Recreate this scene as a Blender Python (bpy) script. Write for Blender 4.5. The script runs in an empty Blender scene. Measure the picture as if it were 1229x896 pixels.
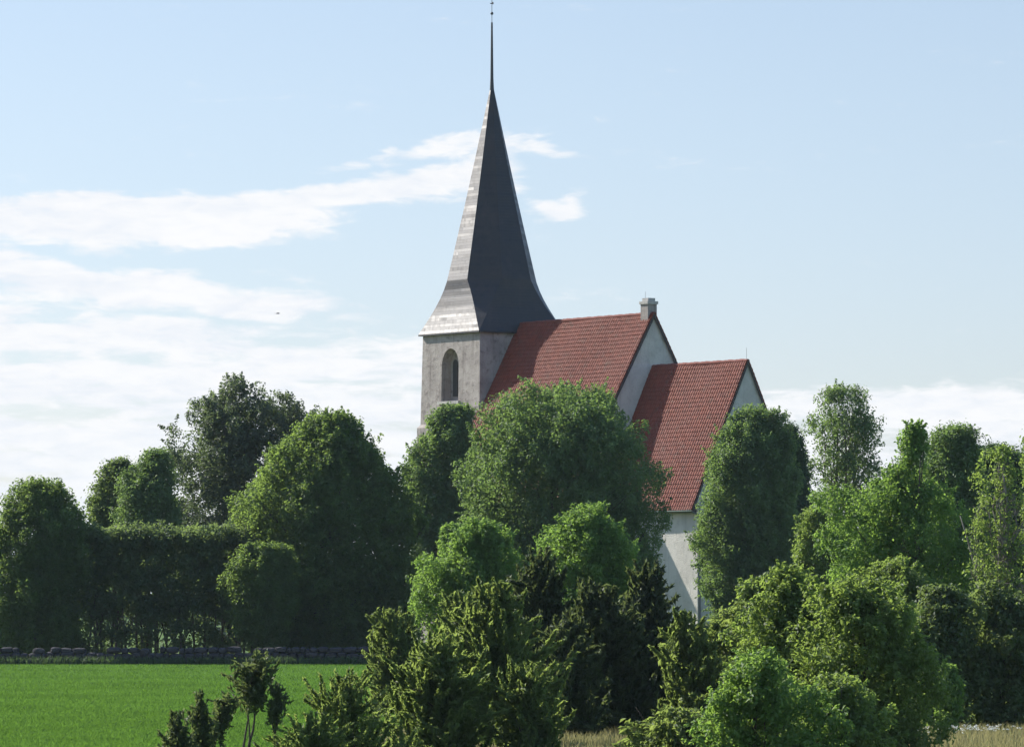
import bpy, bmesh, math, random
import numpy as np
from mathutils import Vector, Matrix

# ------------------------------------------------------------------ camera, sky, sun, exposure
scene = bpy.context.scene
COL = scene.collection
EYE = 3.65                      # eye height above the field, metres
FOCAL = 5950.0                  # focal length in photograph pixels (1229 wide)
HORIZON = 720.0                 # horizon row in the photograph
cam_data = bpy.data.cameras.new('camera')
cam_data.sensor_width = 36.0
cam_data.lens = FOCAL / 1229.0 * 36.0
cam_data.clip_start = 1.0
cam_data.clip_end = 20000.0
cam = bpy.data.objects.new('camera', cam_data)
COL.objects.link(cam)
cam.location = (0, 0, EYE)
cam.rotation_euler = (math.radians(90) + math.atan((HORIZON - 448.0) / FOCAL), 0, 0)
scene.camera = cam

SUN_AZ = math.radians(-52.5)    # clockwise from +Y (the view direction): behind the church, to the left
SUN_EL = math.radians(35.5)
sun_dir = Vector((math.sin(SUN_AZ) * math.cos(SUN_EL), math.cos(SUN_AZ) * math.cos(SUN_EL), math.sin(SUN_EL)))
sun_data = bpy.data.lights.new('sun', 'SUN')
sun_data.energy = 5.0
sun_data.angle = math.radians(0.53)
sun_data.color = (1.0, 0.945, 0.86)
sun = bpy.data.objects.new('sun', sun_data)
COL.objects.link(sun)
sun.rotation_euler = sun_dir.to_track_quat('Z', 'Y').to_euler()
sun.location = (-60, 150, 120)

scene.view_settings.view_transform = 'Standard'
scene.view_settings.look = 'None'
scene.view_settings.gamma = 1.0
scene.view_settings.use_curve_mapping = False
scene.view_settings.exposure = 0.85
scene.cycles.max_bounces = 12
scene.cycles.diffuse_bounces = 8
scene.cycles.transmission_bounces = 8


class NT:
    """small helper to write node trees"""
    def __init__(self, tree):
        self.t = tree; self.n = tree.nodes; self.l = tree.links

    def node(self, kind, **props):
        nd = self.n.new(kind)
        for k, v in props.items():
            setattr(nd, k, v)
        return nd

    def put(self, sock, v):
        if isinstance(v, bpy.types.NodeSocket):
            self.l.new(v, sock)
        else:
            try:
                sock.default_value = v
            except Exception:
                sock.default_value = tuple(v) + (1.0,)

    def math(self, op, a, b=None, c=None, clamp=False):
        nd = self.node('ShaderNodeMath', operation=op)
        nd.use_clamp = clamp
        self.put(nd.inputs[0], a)
        if b is not None: self.put(nd.inputs[1], b)
        if c is not None: self.put(nd.inputs[2], c)
        return nd.outputs[0]

    def smooth(self, x, lo, hi, a=0.0, b=1.0):
        nd = self.node('ShaderNodeMapRange', interpolation_type='SMOOTHSTEP')
        self.put(nd.inputs[0], x); self.put(nd.inputs[1], lo); self.put(nd.inputs[2], hi)
        self.put(nd.inputs[3], a); self.put(nd.inputs[4], b)
        return nd.outputs[0]

    def mix(self, f, a, b, blend='MIX'):
        nd = self.node('ShaderNodeMix', data_type='RGBA', blend_type=blend)
        self.put(nd.inputs[0], f)
        self.put(nd.inputs[6], a if isinstance(a, bpy.types.NodeSocket) else tuple(a)[:3] + (1.0,))
        self.put(nd.inputs[7], b if isinstance(b, bpy.types.NodeSocket) else tuple(b)[:3] + (1.0,))
        return nd.outputs[2]

    def noise(self, vec, scale, detail=4.0, rough=0.55, dist=0.0):
        nd = self.node('ShaderNodeTexNoise')
        if vec is not None: self.l.new(vec, nd.inputs['Vector'])
        nd.inputs['Scale'].default_value = scale
        nd.inputs['Detail'].default_value = detail
        nd.inputs['Roughness'].default_value = rough
        nd.inputs['Distortion'].default_value = dist
        return nd.outputs['Fac']

    def combine(self, x, y, z):
        nd = self.node('ShaderNodeCombineXYZ')
        for i, v in enumerate((x, y, z)): self.put(nd.inputs[i], v)
        return nd.outputs[0]

    def scale(self, vec, s):
        nd = self.node('ShaderNodeMapping')
        self.l.new(vec, nd.inputs['Vector'])
        nd.inputs['Scale'].default_value = s
        return nd.outputs[0]


world = bpy.data.worlds.new('World')
scene.world = world
world.use_nodes = True
world.node_tree.nodes.clear()
w = NT(world.node_tree)
SKY_STRENGTH = 0.13
sky = w.node('ShaderNodeTexSky', sky_type='NISHITA')
sky.sun_disc = False
sky.sun_elevation = SUN_EL
sky.sun_rotation = SUN_AZ
sky.altitude = 50
sky.air_density = 1.0
sky.dust_density = 0.3
sky.ozone_density = 2.0
geo = w.node('ShaderNodeNewGeometry')
sep = w.node('ShaderNodeSeparateXYZ')
tc = w.node('ShaderNodeTexCoord')
w.l.new(tc.outputs['Generated'], sep.inputs[0])
dx, dy, dz = sep.outputs
az = w.math('MULTIPLY', w.math('ARCTAN2', dx, dy), 57.2958)          # degrees of azimuth
el = w.math('MULTIPLY', w.math('ARCSINE', dz), 57.2958)              # degrees of elevation
# the air: a clear blue that pales towards the horizon
tint = w.mix(w.smooth(el, 0.0, 8.0), (0.425, 0.440, 0.565), (0.552, 0.505, 0.522))
tint = w.mix(w.smooth(el, 9.0, 30.0), tint, (1.05, 1.08, 1.16))
clear = w.mix(1.0, sky.outputs[0], tint, 'MULTIPLY')
# clouds: flat layers of stratocumulus, streaked along the horizon
warp = w.math('MULTIPLY', w.math('SUBTRACT', w.noise(w.combine(w.math('MULTIPLY', az, 0.55), w.math('MULTIPLY', el, 1.5), 3.1), 1.0, 4), 0.5), 1.0)
elw = w.math('ADD', el, warp)
streak = w.noise(w.combine(w.math('MULTIPLY', az, 0.42), w.math('MULTIPLY', el, 2.3), 0.0), 1.0, 7, 0.62, 0.5)
fine = w.noise(w.combine(w.math('MULTIPLY', az, 2.0), w.math('MULTIPLY', el, 7.0), 7.7), 1.0, 7, 0.62, 0.5)
tex = w.math('ADD', w.math('MULTIPLY', streak, 0.5), w.math('MULTIPLY', fine, 0.5))


def bank(c_el, slope, c_az, half_el, left, right, soft_az):
    """a bank of cloud: weight in 0..1 round a slanted centre line"""
    line = w.math('ADD', w.math('MULTIPLY', w.math('SUBTRACT', az, c_az), slope), c_el)
    d = w.math('ABSOLUTE', w.math('SUBTRACT', elw, line))
    v = w.smooth(d, half_el * 0.15, half_el, 1.0, 0.0)
    l = w.smooth(az, left, left + soft_az, 0.0, 1.0)
    r = w.smooth(az, right - soft_az, right, 1.0, 0.0)
    return w.math('MULTIPLY', v, w.math('MULTIPLY', l, r))


banks = [
    bank(4.42, 0.02, -3.5, 0.50, -30.0, -1.2, 1.6),
    bank(4.74, 0.12, -1.6, 0.42, -4.0, 0.50, 0.9),    # the long bank left of the spire
    bank(3.60, -0.085, -4.5, 0.40, -30.0, -0.7, 2.2),   # the thin streak below it
    bank(4.55, 0.0, 0.55, 0.19, 0.0, 1.05, 0.5),
    w.math('MULTIPLY', bank(5.24, 0.03, 0.45, 0.16, -2.6, 1.5, 1.1), 0.62),
]
dens = banks[0]
for b_ in banks[1:]:
    dens = w.math('MAXIMUM', dens, b_)
low = w.math('MULTIPLY', w.smooth(w.math('ADD', elw, w.math('MULTIPLY', w.math('ADD', az, 5.0), 0.12)), 3.85, 2.95, 0.0, 1.0), w.smooth(az, -1.6, 1.6, 1.0, 0.0))     # the low sheet on the left
low2 = w.math('MULTIPLY', w.smooth(elw, 2.75, 2.1, 0.0, 0.92), w.smooth(az, 1.0, 3.2, 0.55, 1.0))  # the low sheet on the right
low = w.math('MAXIMUM', low, low2)
sheet_gap = w.smooth(w.noise(w.combine(w.math('MULTIPLY', az, 0.5), w.math('MULTIPLY', el, 3.4), 21.0), 1.0, 5, 0.55), 0.44, 0.66, 1.0, 0.45)
low = w.math('MULTIPLY', low, sheet_gap)
dens = w.math('MAXIMUM', dens, low)
thin = w.smooth(tex, 0.56, 0.74, 0.0, 0.22)                           # faint wisps everywhere
cover = w.smooth(w.math('ADD', dens, w.math('MULTIPLY', w.math('SUBTRACT', tex, 0.5), 2.6)), 0.20, 0.85, 0.0, 0.97)
cover = w.math('MAXIMUM', cover, thin)
ctone = w.mix(w.smooth(tex, 0.35, 0.62), (3.68, 3.84, 4.12), (4.25, 4.25, 4.3))
final = w.mix(cover, clear, ctone)
bg = w.node('ShaderNodeBackground')
w.l.new(final, bg.inputs[0])
bg.inputs[1].default_value = SKY_STRENGTH
wo = w.node('ShaderNodeOutputWorld')
w.l.new(bg.outputs[0], wo.inputs[0])


# ------------------------------------------------------------------ helpers
def at(px, py, depth):
    """the point of the place that the photograph shows at pixel (px, py), a given distance away"""
    return Vector(((px - 614.5) / FOCAL * depth, depth, EYE + (HORIZON - py) / FOCAL * depth))


def tag(o, label=None, cat=None, group=None, kind=None):
    if label: o['label'] = label
    if cat: o['category'] = cat
    if group: o['group'] = group
    if kind: o['kind'] = kind
    return o


def empty(name, loc, rz=0.0):
    o = bpy.data.objects.new(name, None)
    o.empty_display_size = 0.5
    COL.objects.link(o)
    o.location = loc
    o.rotation_euler = (0, 0, rz)
    return o


def link_mesh(name, me, mat, parent=None):
    o = bpy.data.objects.new(name, me)
    COL.objects.link(o)
    if mat is not None:
        me.materials.append(mat)
    if parent is not None:
        o.parent = parent
    return o


def from_lists(name, verts, faces, mat, parent=None, smooth=False, uvs=None):
    me = bpy.data.meshes.new(name)
    me.from_pydata([tuple(v) for v in verts], [], faces)
    if uvs is not None:
        uvl = me.uv_layers.new(name='UVMap')
        k = 0
        for p in me.polygons:
            for li in p.loop_indices:
                uvl.data[li].uv = uvs[me.loops[li].vertex_index]
    if smooth:
        me.polygons.foreach_set('use_smooth', [True] * len(me.polygons))
    me.update()
    return link_mesh(name, me, mat, parent)


def from_bm(name, bm, mat, parent=None, smooth=False):
    me = bpy.data.meshes.new(name)
    bmesh.ops.recalc_face_normals(bm, faces=bm.faces[:])
    bm.to_mesh(me)
    bm.free()
    if smooth:
        me.polygons.foreach_set('use_smooth', [True] * len(me.polygons))
    return link_mesh(name, me, mat, parent)


def add_box(bm, x0, x1, y0, y1, z0, z1):
    vs = [bm.verts.new(p) for p in ((x0, y0, z0), (x1, y0, z0), (x1, y1, z0), (x0, y1, z0),
                                    (x0, y0, z1), (x1, y0, z1), (x1, y1, z1), (x0, y1, z1))]
    for f in ((0, 3, 2, 1), (4, 5, 6, 7), (0, 1, 5, 4), (1, 2, 6, 5), (2, 3, 7, 6), (3, 0, 4, 7)):
        bm.faces.new([vs[i] for i in f])
    return vs


def add_prism(bm, ring_a, ring_b):
    a = [bm.verts.new(p) for p in ring_a]
    b = [bm.verts.new(p) for p in ring_b]
    n = len(a)
    bm.faces.new(a[::-1]); bm.faces.new(b)
    for i in range(n):
        bm.faces.new((a[i], a[(i + 1) % n], b[(i + 1) % n], b[i]))


def add_lathe(bm, prof, cx, cy, n=12):
    rings = []
    for r, z in prof:
        rings.append([bm.verts.new((cx + r * math.cos(2 * math.pi * i / n), cy + r * math.sin(2 * math.pi * i / n), z)) for i in range(n)])
    for a, b in zip(rings, rings[1:]):
        for i in range(n):
            bm.faces.new((a[i], a[(i + 1) % n], b[(i + 1) % n], b[i]))
    bm.faces.new(rings[0][::-1]); bm.faces.new(rings[-1])


def tube_arrays(path, radii, n=6):
    """verts and faces of a tapered tube along a path (numpy)"""
    path = np.asarray(path, float)
    k = len(path)
    tang = np.gradient(path, axis=0)
    tang /= np.linalg.norm(tang, axis=1)[:, None] + 1e-9
    ref = np.array([0.31, 0.95, 0.05])
    u = np.cross(tang, ref); u /= np.linalg.norm(u, axis=1)[:, None] + 1e-9
    v = np.cross(tang, u)
    ang = np.arange(n) * 2 * math.pi / n
    verts = path[:, None, :] + np.asarray(radii)[:, None, None] * (np.cos(ang)[None, :, None] * u[:, None, :] + np.sin(ang)[None, :, None] * v[:, None, :])
    verts = verts.reshape(-1, 3)
    faces = []
    for i in range(k - 1):
        for j in range(n):
            a = i * n + j; b = i * n + (j + 1) % n
            faces.append((a, b, b + n, a + n))
    faces.append(tuple(range((k - 1) * n, k * n)))
    return verts, faces


# ------------------------------------------------------------------ materials
def new_mat(name):
    m = bpy.data.materials.new(name)
    m.use_nodes = True
    m.node_tree.nodes.clear()
    h = NT(m.node_tree)
    out = h.node('ShaderNodeOutputMaterial')
    return m, h, out


def principled(h, out, color, rough=0.8, spec=0.3, normal=None, metal=0.0):
    p = h.node('ShaderNodeBsdfPrincipled')
    h.put(p.inputs['Base Color'], color if isinstance(color, bpy.types.NodeSocket) else tuple(color)[:3] + (1.0,))
    h.put(p.inputs['Roughness'], rough)
    h.put(p.inputs['Specular IOR Level'], spec)
    p.inputs['Metallic'].default_value = metal
    if normal is not None:
        h.l.new(normal, p.inputs['Normal'])
    h.l.new(p.outputs[0], out.inputs[0])
    return p


def bump(h, height, dist, strength=1.0):
    b = h.node('ShaderNodeBump')
    b.inputs['Distance'].default_value = dist
    b.inputs['Strength'].default_value = strength
    h.l.new(height, b.inputs['Height'])
    return b.outputs[0]


def leaf_material(name, dark, light, trans, amount=0.5, rough=0.6, spec=0.22, hue_noise=0.35, raw=False):
    soft = lambda c, k: (c[0] * 1.12 * k, c[1] * 0.97 * k, (c[2] * 1.5 + 0.006) * k)
    if not raw:
        dark = soft(dark, 1.45); light = soft(light, 1.35); trans = soft(trans, 1.5)
    rough = max(rough, 0.55); spec = min(spec, 0.25); amount = min(0.55, amount + 0.07)
    m, h, out = new_mat(name)
    g = h.node('ShaderNodeNewGeometry')
    t = h.node('ShaderNodeTexCoord')
    rnd = g.outputs['Random Per Island']
    nz = h.noise(t.outputs['Object'], hue_noise, 2.0)
    f = h.math('ADD', h.math('MULTIPLY', rnd, 0.6), h.math('MULTIPLY', h.smooth(nz, 0.35, 0.65), 0.4), clamp=True)
    c = h.mix(f, dark, light)
    p = h.node('ShaderNodeBsdfPrincipled')
    h.l.new(c, p.inputs['Base Color'])
    p.inputs['Roughness'].default_value = rough
    p.inputs['Specular IOR Level'].default_value = spec
    tr = h.node('ShaderNodeBsdfTranslucent')
    tcol = h.mix(f, tuple(x * 0.7 for x in trans), trans)
    h.l.new(tcol, tr.inputs[0])
    mx = h.node('ShaderNodeMixShader')
    mx.inputs[0].default_value = amount
    h.l.new(p.outputs[0], mx.inputs[1]); h.l.new(tr.outputs[0], mx.inputs[2])
    h.l.new(mx.outputs[0], out.inputs[0])
    return m


def plaster(name, pale, grey, stain, streak_amt, patch=0.5):
    m, h, out = new_mat(name)
    t = h.node('ShaderNodeTexCoord'); o = t.outputs['Object']
    big = h.noise(o, 0.55, 5, 0.6)
    med = h.noise(o, 2.6, 5, 0.6)
    st = h.noise(h.scale(o, (2.2, 2.2, 0.16)), 1.0, 5, 0.6)
    c = h.mix(h.smooth(big, 0.36, 0.64), pale, grey)
    c = h.mix(h.math('MULTIPLY', h.smooth(med, 0.5, 0.72), patch), c, stain)
    c = h.mix(h.math('MULTIPLY', h.smooth(st, 0.5, 0.75), streak_amt), c, stain)
    fine = h.noise(o, 14.0, 4, 0.65)
    principled(h, out, c, 0.9, 0.15, bump(h, h.math('ADD', fine, med), 0.035))
    return m


M = {}
M['tower_plaster'] = plaster('tower_plaster', (0.39, 0.35, 0.315), (0.30, 0.265, 0.24), (0.155, 0.13, 0.12), 0.75, 0.7)
M['white_plaster'] = plaster('white_plaster', (0.58, 0.555, 0.50), (0.49, 0.465, 0.415), (0.33, 0.32, 0.295), 0.45, 0.35)
M['pale_stone'] = plaster('pale_stone', (0.52, 0.50, 0.45), (0.42, 0.40, 0.37), (0.25, 0.24, 0.21), 0.3, 0.5)


def tile_material():
    m, h, out = new_mat('red_clay_tile')
    uv = h.node('ShaderNodeUVMap'); uv.uv_map = 'UVMap'
    t = h.node('ShaderNodeTexCoord')
    s = h.node('ShaderNodeSeparateXYZ'); h.l.new(uv.outputs[0], s.inputs[0])
    cell = h.combine(h.math('FLOOR', h.math('DIVIDE', s.outputs[0], 0.25)), h.math('FLOOR', h.math('DIVIDE', s.outputs[1], 0.32)), 0.0)
    wn = h.node('ShaderNodeTexWhiteNoise'); wn.noise_dimensions = '2D'
    h.l.new(cell, wn.inputs['Vector'])
    c = h.mix(h.smooth(wn.outputs[0], 0.0, 1.0), (0.152, 0.033, 0.0165), (0.200, 0.044, 0.021))
    c = h.mix(h.math('MULTIPLY', h.smooth(wn.outputs[0], 0.86, 0.97), 0.35), c, (0.150, 0.040, 0.030))
    big = h.noise(t.outputs['Object'], 0.5, 5, 0.6)
    c = h.mix(h.math('MULTIPLY', h.smooth(big, 0.42, 0.68), 0.5), c, (0.165, 0.050, 0.032))
    moss = h.noise(t.outputs['Object'], 1.7, 6, 0.7)
    c = h.mix(h.math('MULTIPLY', h.smooth(moss, 0.52, 0.72), 0.6), c, (0.095, 0.062, 0.040))
    principled(h, out, c, 0.75, 0.25, bump(h, h.noise(t.outputs['Object'], 30, 3), 0.006))
    return m


M['tile'] = tile_material()


def shingle_material():
    m, h, out = new_mat('tarred_wood_shingle')
    t = h.node('ShaderNodeTexCoord'); o = t.outputs['Object']
    s = h.node('ShaderNodeSeparateXYZ'); h.l.new(o, s.inputs[0])
    zc = h.math('DIVIDE', s.outputs[2], 0.22)
    row = h.math('FLOOR', zc)
    frac = h.math('FRACT', zc)
    hor = h.math('ADD', h.math('MULTIPLY', s.outputs[0], 1.0), h.math('MULTIPLY', s.outputs[1], 0.83))
    wn0 = h.node('ShaderNodeTexWhiteNoise'); wn0.noise_dimensions = '1D'
    h.l.new(row, wn0.inputs['W'])
    wn = h.node('ShaderNodeTexWhiteNoise'); wn.noise_dimensions = '2D'
    h.l.new(h.combine(row, h.math('FLOOR', h.math('ADD', h.math('MULTIPLY', hor, 0.35), h.math('MULTIPLY', row, 0.37))), 0.0), wn.inputs['Vector'])
    wn2 = h.node('ShaderNodeTexWhiteNoise'); wn2.noise_dimensions = '2D'
    h.l.new(h.combine(row, h.math('FLOOR', h.math('MULTIPLY', hor, 5.0)), 0.0), wn2.inputs['Vector'])
    wn3 = h.node('ShaderNodeTexWhiteNoise'); wn3.noise_dimensions = '1D'
    h.l.new(h.math('ADD', row, h.math('MULTIPLY', h.math('FLOOR', h.math('ADD', h.math('MULTIPLY', hor, 0.16), h.math('MULTIPLY', wn0.outputs[0], 3.0))), 17.3)), wn3.inputs['W'])
    c = h.mix(wn.outputs[0], (0.014, 0.012, 0.012), (0.030, 0.025, 0.023))
    c = h.mix(h.math('MULTIPLY', wn2.outputs[0], 0.5), c, (0.030, 0.028, 0.030))
    wear = h.noise(h.scale(o, (0.9, 0.9, 0.7)), 1.0, 5, 0.6)
    c = h.mix(h.math('MULTIPLY', h.smooth(wear, 0.45, 0.7), 0.5), c, (0.050, 0.036, 0.030))
    rough = h.math('ADD', 0.40, h.math('ADD', h.math('MULTIPLY', wn.outputs[0], 0.16), h.math('MULTIPLY', wn2.outputs[0], 0.10)))
    hgt = h.math('ADD', h.math('MULTIPLY', frac, h.math('ADD', -0.018, h.math('MULTIPLY', wn3.outputs[0], -0.018))), h.math('MULTIPLY', wn2.outputs[0], 0.002))
    bm_ = h.node('ShaderNodeBump'); bm_.inputs['Distance'].default_value = 1.0; bm_.inputs['Strength'].default_value = 1.0
    h.l.new(hgt, bm_.inputs['Height'])
    principled(h, out, c, rough, 0.46, bm_.outputs[0])
    return m


M['shingle'] = shingle_material()


def plain(name, col, rough=0.7, spec=0.3, metal=0.0, var=0.25, scale=3.0):
    m, h, out = new_mat(name)
    t = h.node('ShaderNodeTexCoord')
    n = h.noise(t.outputs['Object'], scale, 5, 0.6)
    c = h.mix(n, tuple(x * (1 - var) for x in col), tuple(min(1, x * (1 + var)) for x in col))
    principled(h, out, c, rough, spec, bump(h, n, 0.01), metal)
    return m


M['dark_iron'] = plain('dark_iron', (0.035, 0.035, 0.04), 0.55, 0.5, 0.0)
M['dark_board'] = plain('dark_board', (0.06, 0.05, 0.045), 0.7)
M['white_metal'] = plain('white_metal', (0.72, 0.72, 0.70), 0.4, 0.5, 0.0, 0.05)
M['grey_metal'] = plain('grey_metal', (0.10, 0.10, 0.105), 0.5, 0.5, 0.0, 0.1)
M['shutter'] = plain('shutter', (0.05, 0.046, 0.042), 0.8)
M['glass'] = plain('window_glass', (0.03, 0.04, 0.05), 0.12, 0.6, 0.0, 0.1)
M['ridge'] = plain('ridge_tile', (0.17, 0.05, 0.035), 0.8, 0.2, 0.0, 0.4, 4.0)
M['slate_stone'] = plain('field_stone', (0.045, 0.044, 0.048), 0.9, 0.15, 0.0, 0.7, 1.3)
M['bark'] = plain('bark', (0.085, 0.070, 0.055), 0.9, 0.15, 0.0, 0.45, 4.0)
M['grey_bark'] = plain('grey_bark', (0.17, 0.155, 0.14), 0.9, 0.15, 0.0, 0.4, 4.0)
M['bird'] = plain('dark_feather', (0.05, 0.05, 0.055), 0.7)

L = {}
L['lime'] = leaf_material('linden_leaf', (0.038, 0.074, 0.017), (0.064, 0.114, 0.024), (0.150, 0.250, 0.026))
L['hedge'] = leaf_material('hedge_leaf', (0.036, 0.068, 0.022), (0.058, 0.100, 0.028), (0.135, 0.215, 0.032), 0.44)
L['maple'] = leaf_material('maple_leaf', (0.036, 0.068, 0.017), (0.060, 0.106, 0.024), (0.140, 0.225, 0.026))
L['bronze'] = leaf_material('dark_maple_leaf', (0.036, 0.058, 0.022), (0.068, 0.092, 0.036), (0.105, 0.165, 0.032), 0.40, 0.42, 0.5)
L['ash'] = leaf_material('ash_leaf', (0.046, 0.086, 0.024), (0.074, 0.132, 0.032), (0.155, 0.270, 0.034), 0.42, 0.42, 0.5)
L['bright'] = leaf_material('bright_leaf', (0.050, 0.105, 0.020), (0.085, 0.160, 0.028), (0.180, 0.325, 0.030), 0.45, 0.42, 0.5)
L['yellow'] = leaf_material('yellowish_leaf', (0.052, 0.094, 0.018), (0.096, 0.150, 0.028), (0.205, 0.325, 0.034), 0.45, 0.45, 0.45)
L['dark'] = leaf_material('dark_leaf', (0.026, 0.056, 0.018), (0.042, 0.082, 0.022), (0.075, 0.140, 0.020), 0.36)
L['juniper'] = leaf_material('juniper_needle', (0.032, 0.054, 0.017), (0.056, 0.084, 0.022), (0.095, 0.140, 0.022), 0.38, 0.6, 0.3)
L['olive'] = leaf_material('olive_juniper_needle', (0.050, 0.088, 0.022), (0.096, 0.138, 0.030), (0.190, 0.285, 0.036), 0.48, 0.6, 0.3)
L['mid_juniper'] = leaf_material('young_juniper_needle', (0.034, 0.058, 0.018), (0.064, 0.092, 0.024), (0.110, 0.165, 0.026), 0.42, 0.6, 0.3)
L['scrub'] = leaf_material('grey_green_leaf', (0.040, 0.072, 0.022), (0.070, 0.106, 0.028), (0.150, 0.235, 0.032), 0.46, 0.5, 0.4)
L['crop'] = leaf_material('crop_blade', (0.046, 0.104, 0.022), (0.086, 0.165, 0.034), (0.145, 0.285, 0.036), 0.40, 0.75, 0.05, 0.11, raw=True)
L['straw'] = leaf_material('dry_grass_blade', (0.16, 0.135, 0.06), (0.30, 0.26, 0.13), (0.32, 0.29, 0.12), 0.4, 0.7, 0.2, 0.3, raw=True)
L['petal'] = leaf_material('white_petal', (0.65, 0.66, 0.62), (0.80, 0.80, 0.76), (0.6, 0.6, 0.55), 0.3, 0.6, 0.2, 0.3, raw=True)


# ------------------------------------------------------------------ the ground
def ground_material():
    m, h, out = new_mat('meadow_ground')
    t = h.node('ShaderNodeTexCoord'); o = t.outputs['Object']
    n1 = h.noise(o, 0.05, 5, 0.6); n2 = h.noise(o, 1.3, 5, 0.65)
    c = h.mix(h.smooth(n1, 0.35, 0.65), (0.050, 0.105, 0.018), (0.070, 0.135, 0.022))
    c = h.mix(h.math('MULTIPLY', n2, 0.5), c, (0.085, 0.105, 0.032))
    principled(h, out, c, 0.95, 0.1, bump(h, n2, 0.06))
    return m


gv = []; gf = []
G = 9000.0
from_lists('ground', [(-G, -G * 0.2, 0), (G, -G * 0.2, 0), (G, G, 0), (-G, G, 0)], [(0, 1, 2, 3)], ground_material())['kind'] = 'structure'


def field_material():
    m, h, out = new_mat('crop_field_soil')
    t = h.node('ShaderNodeTexCoord'); o = t.outputs['Object']
    n1 = h.noise(h.scale(o, (0.06, 0.25, 1)), 1.0, 5, 0.6); n2 = h.noise(o, 2.2, 5, 0.65)
    c = h.mix(h.smooth(n1, 0.35, 0.65), (0.042, 0.100, 0.016), (0.056, 0.125, 0.020))
    c = h.mix(h.math('MULTIPLY', n2, 0.35), c, (0.060, 0.120, 0.022))
    principled(h, out, c, 0.95, 0.1, bump(h, n2, 0.05))
    return m


bmf = bmesh.new()
vs = [bmf.verts.new(p) for p in ((-75, 60, 0.004), (1.5, 60, 0.004), (-4.5, 125, 0.004), (-6, 160, 0.004), (-5, 281.5, 0.004), (-75, 281.5, 0.004))]
bmf.faces.new(vs)
from_bm('field', bmf, field_material())['kind'] = 'structure'


# the summer air itself: very thin, it only softens the far shade
m, h, out = new_mat('thin_haze')
pv = h.node('ShaderNodeVolumePrincipled')
pv.inputs['Color'].default_value = (0.74, 0.93, 1.0, 1.0)
pv.inputs['Density'].default_value = 0.00005
h.l.new(pv.outputs[0], out.inputs['Volume'])
bm = bmesh.new()
add_box(bm, -9100, 9100, -1900, 9100, -1.0, 52.0)
tag(from_bm('haze', bm, m), kind='stuff')


# ------------------------------------------------------------------ leaves
def leaf_mesh(name, pos, nrm, size, aspect, rng, mat, parent, axis=None, fold=0.25, smooth=False):
    """one mesh of many small folded leaves"""
    n = len(pos)
    nrm = nrm / (np.linalg.norm(nrm, axis=1)[:, None] + 1e-9)
    if axis is None:
        axis = rng.normal(size=(n, 3))
    axis = axis - (axis * nrm).sum(1)[:, None] * nrm
    axis /= np.linalg.norm(axis, axis=1)[:, None] + 1e-9
    side = np.cross(nrm, axis)
    s = size * rng.uniform(0.6, 1.35, n)[:, None]
    base = pos - axis * s * 0.5
    tip = pos + axis * s * 0.5 - nrm * s * 0.12
    mid = pos + axis * s * 0.02
    lift = nrm * s * fold * 0.5
    left = mid - side * s * aspect * 0.5 + lift
    right = mid + side * s * aspect * 0.5 + lift
    V = np.stack([base, left, tip, right], axis=1).reshape(-1, 3)
    i0 = (np.arange(n) * 4)[:, None]
    F = np.concatenate([i0 + 0, i0 + 2, i0 + 1, i0 + 0, i0 + 3, i0 + 2], axis=1).reshape(-1)
    me = bpy.data.meshes.new(name)
    me.vertices.add(4 * n); me.vertices.foreach_set('co', V.astype(np.float32).ravel())
    me.loops.add(6 * n); me.loops.foreach_set('vertex_index', F.astype(np.int32))
    me.polygons.add(2 * n)
    me.polygons.foreach_set('loop_start', np.arange(0, 6 * n, 3, dtype=np.int32))
    me.polygons.foreach_set('loop_total', np.full(2 * n, 3, dtype=np.int32))
    me.update(calc_edges=True)
    return link_mesh(name, me, mat, parent)


def envelope(rows, depth, base):
    """rows of (photo y, left x, right x) -> heights and radii in metres round the plant's base"""
    z = []; l = []; r = []
    for py, xl, xr in rows:
        a = at(xl, py, depth); b = at(xr, py, depth)
        z.append(a.z - base[2]); l.append(a.x - base[0]); r.append(b.x - base[0])
    z = np.array(z)[::-1]; l = np.array(l)[::-1]; r = np.array(r)[::-1]
    return z, l, r


def unit(v):
    return v / (np.linalg.norm(v, axis=1)[:, None] + 1e-9)


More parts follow.
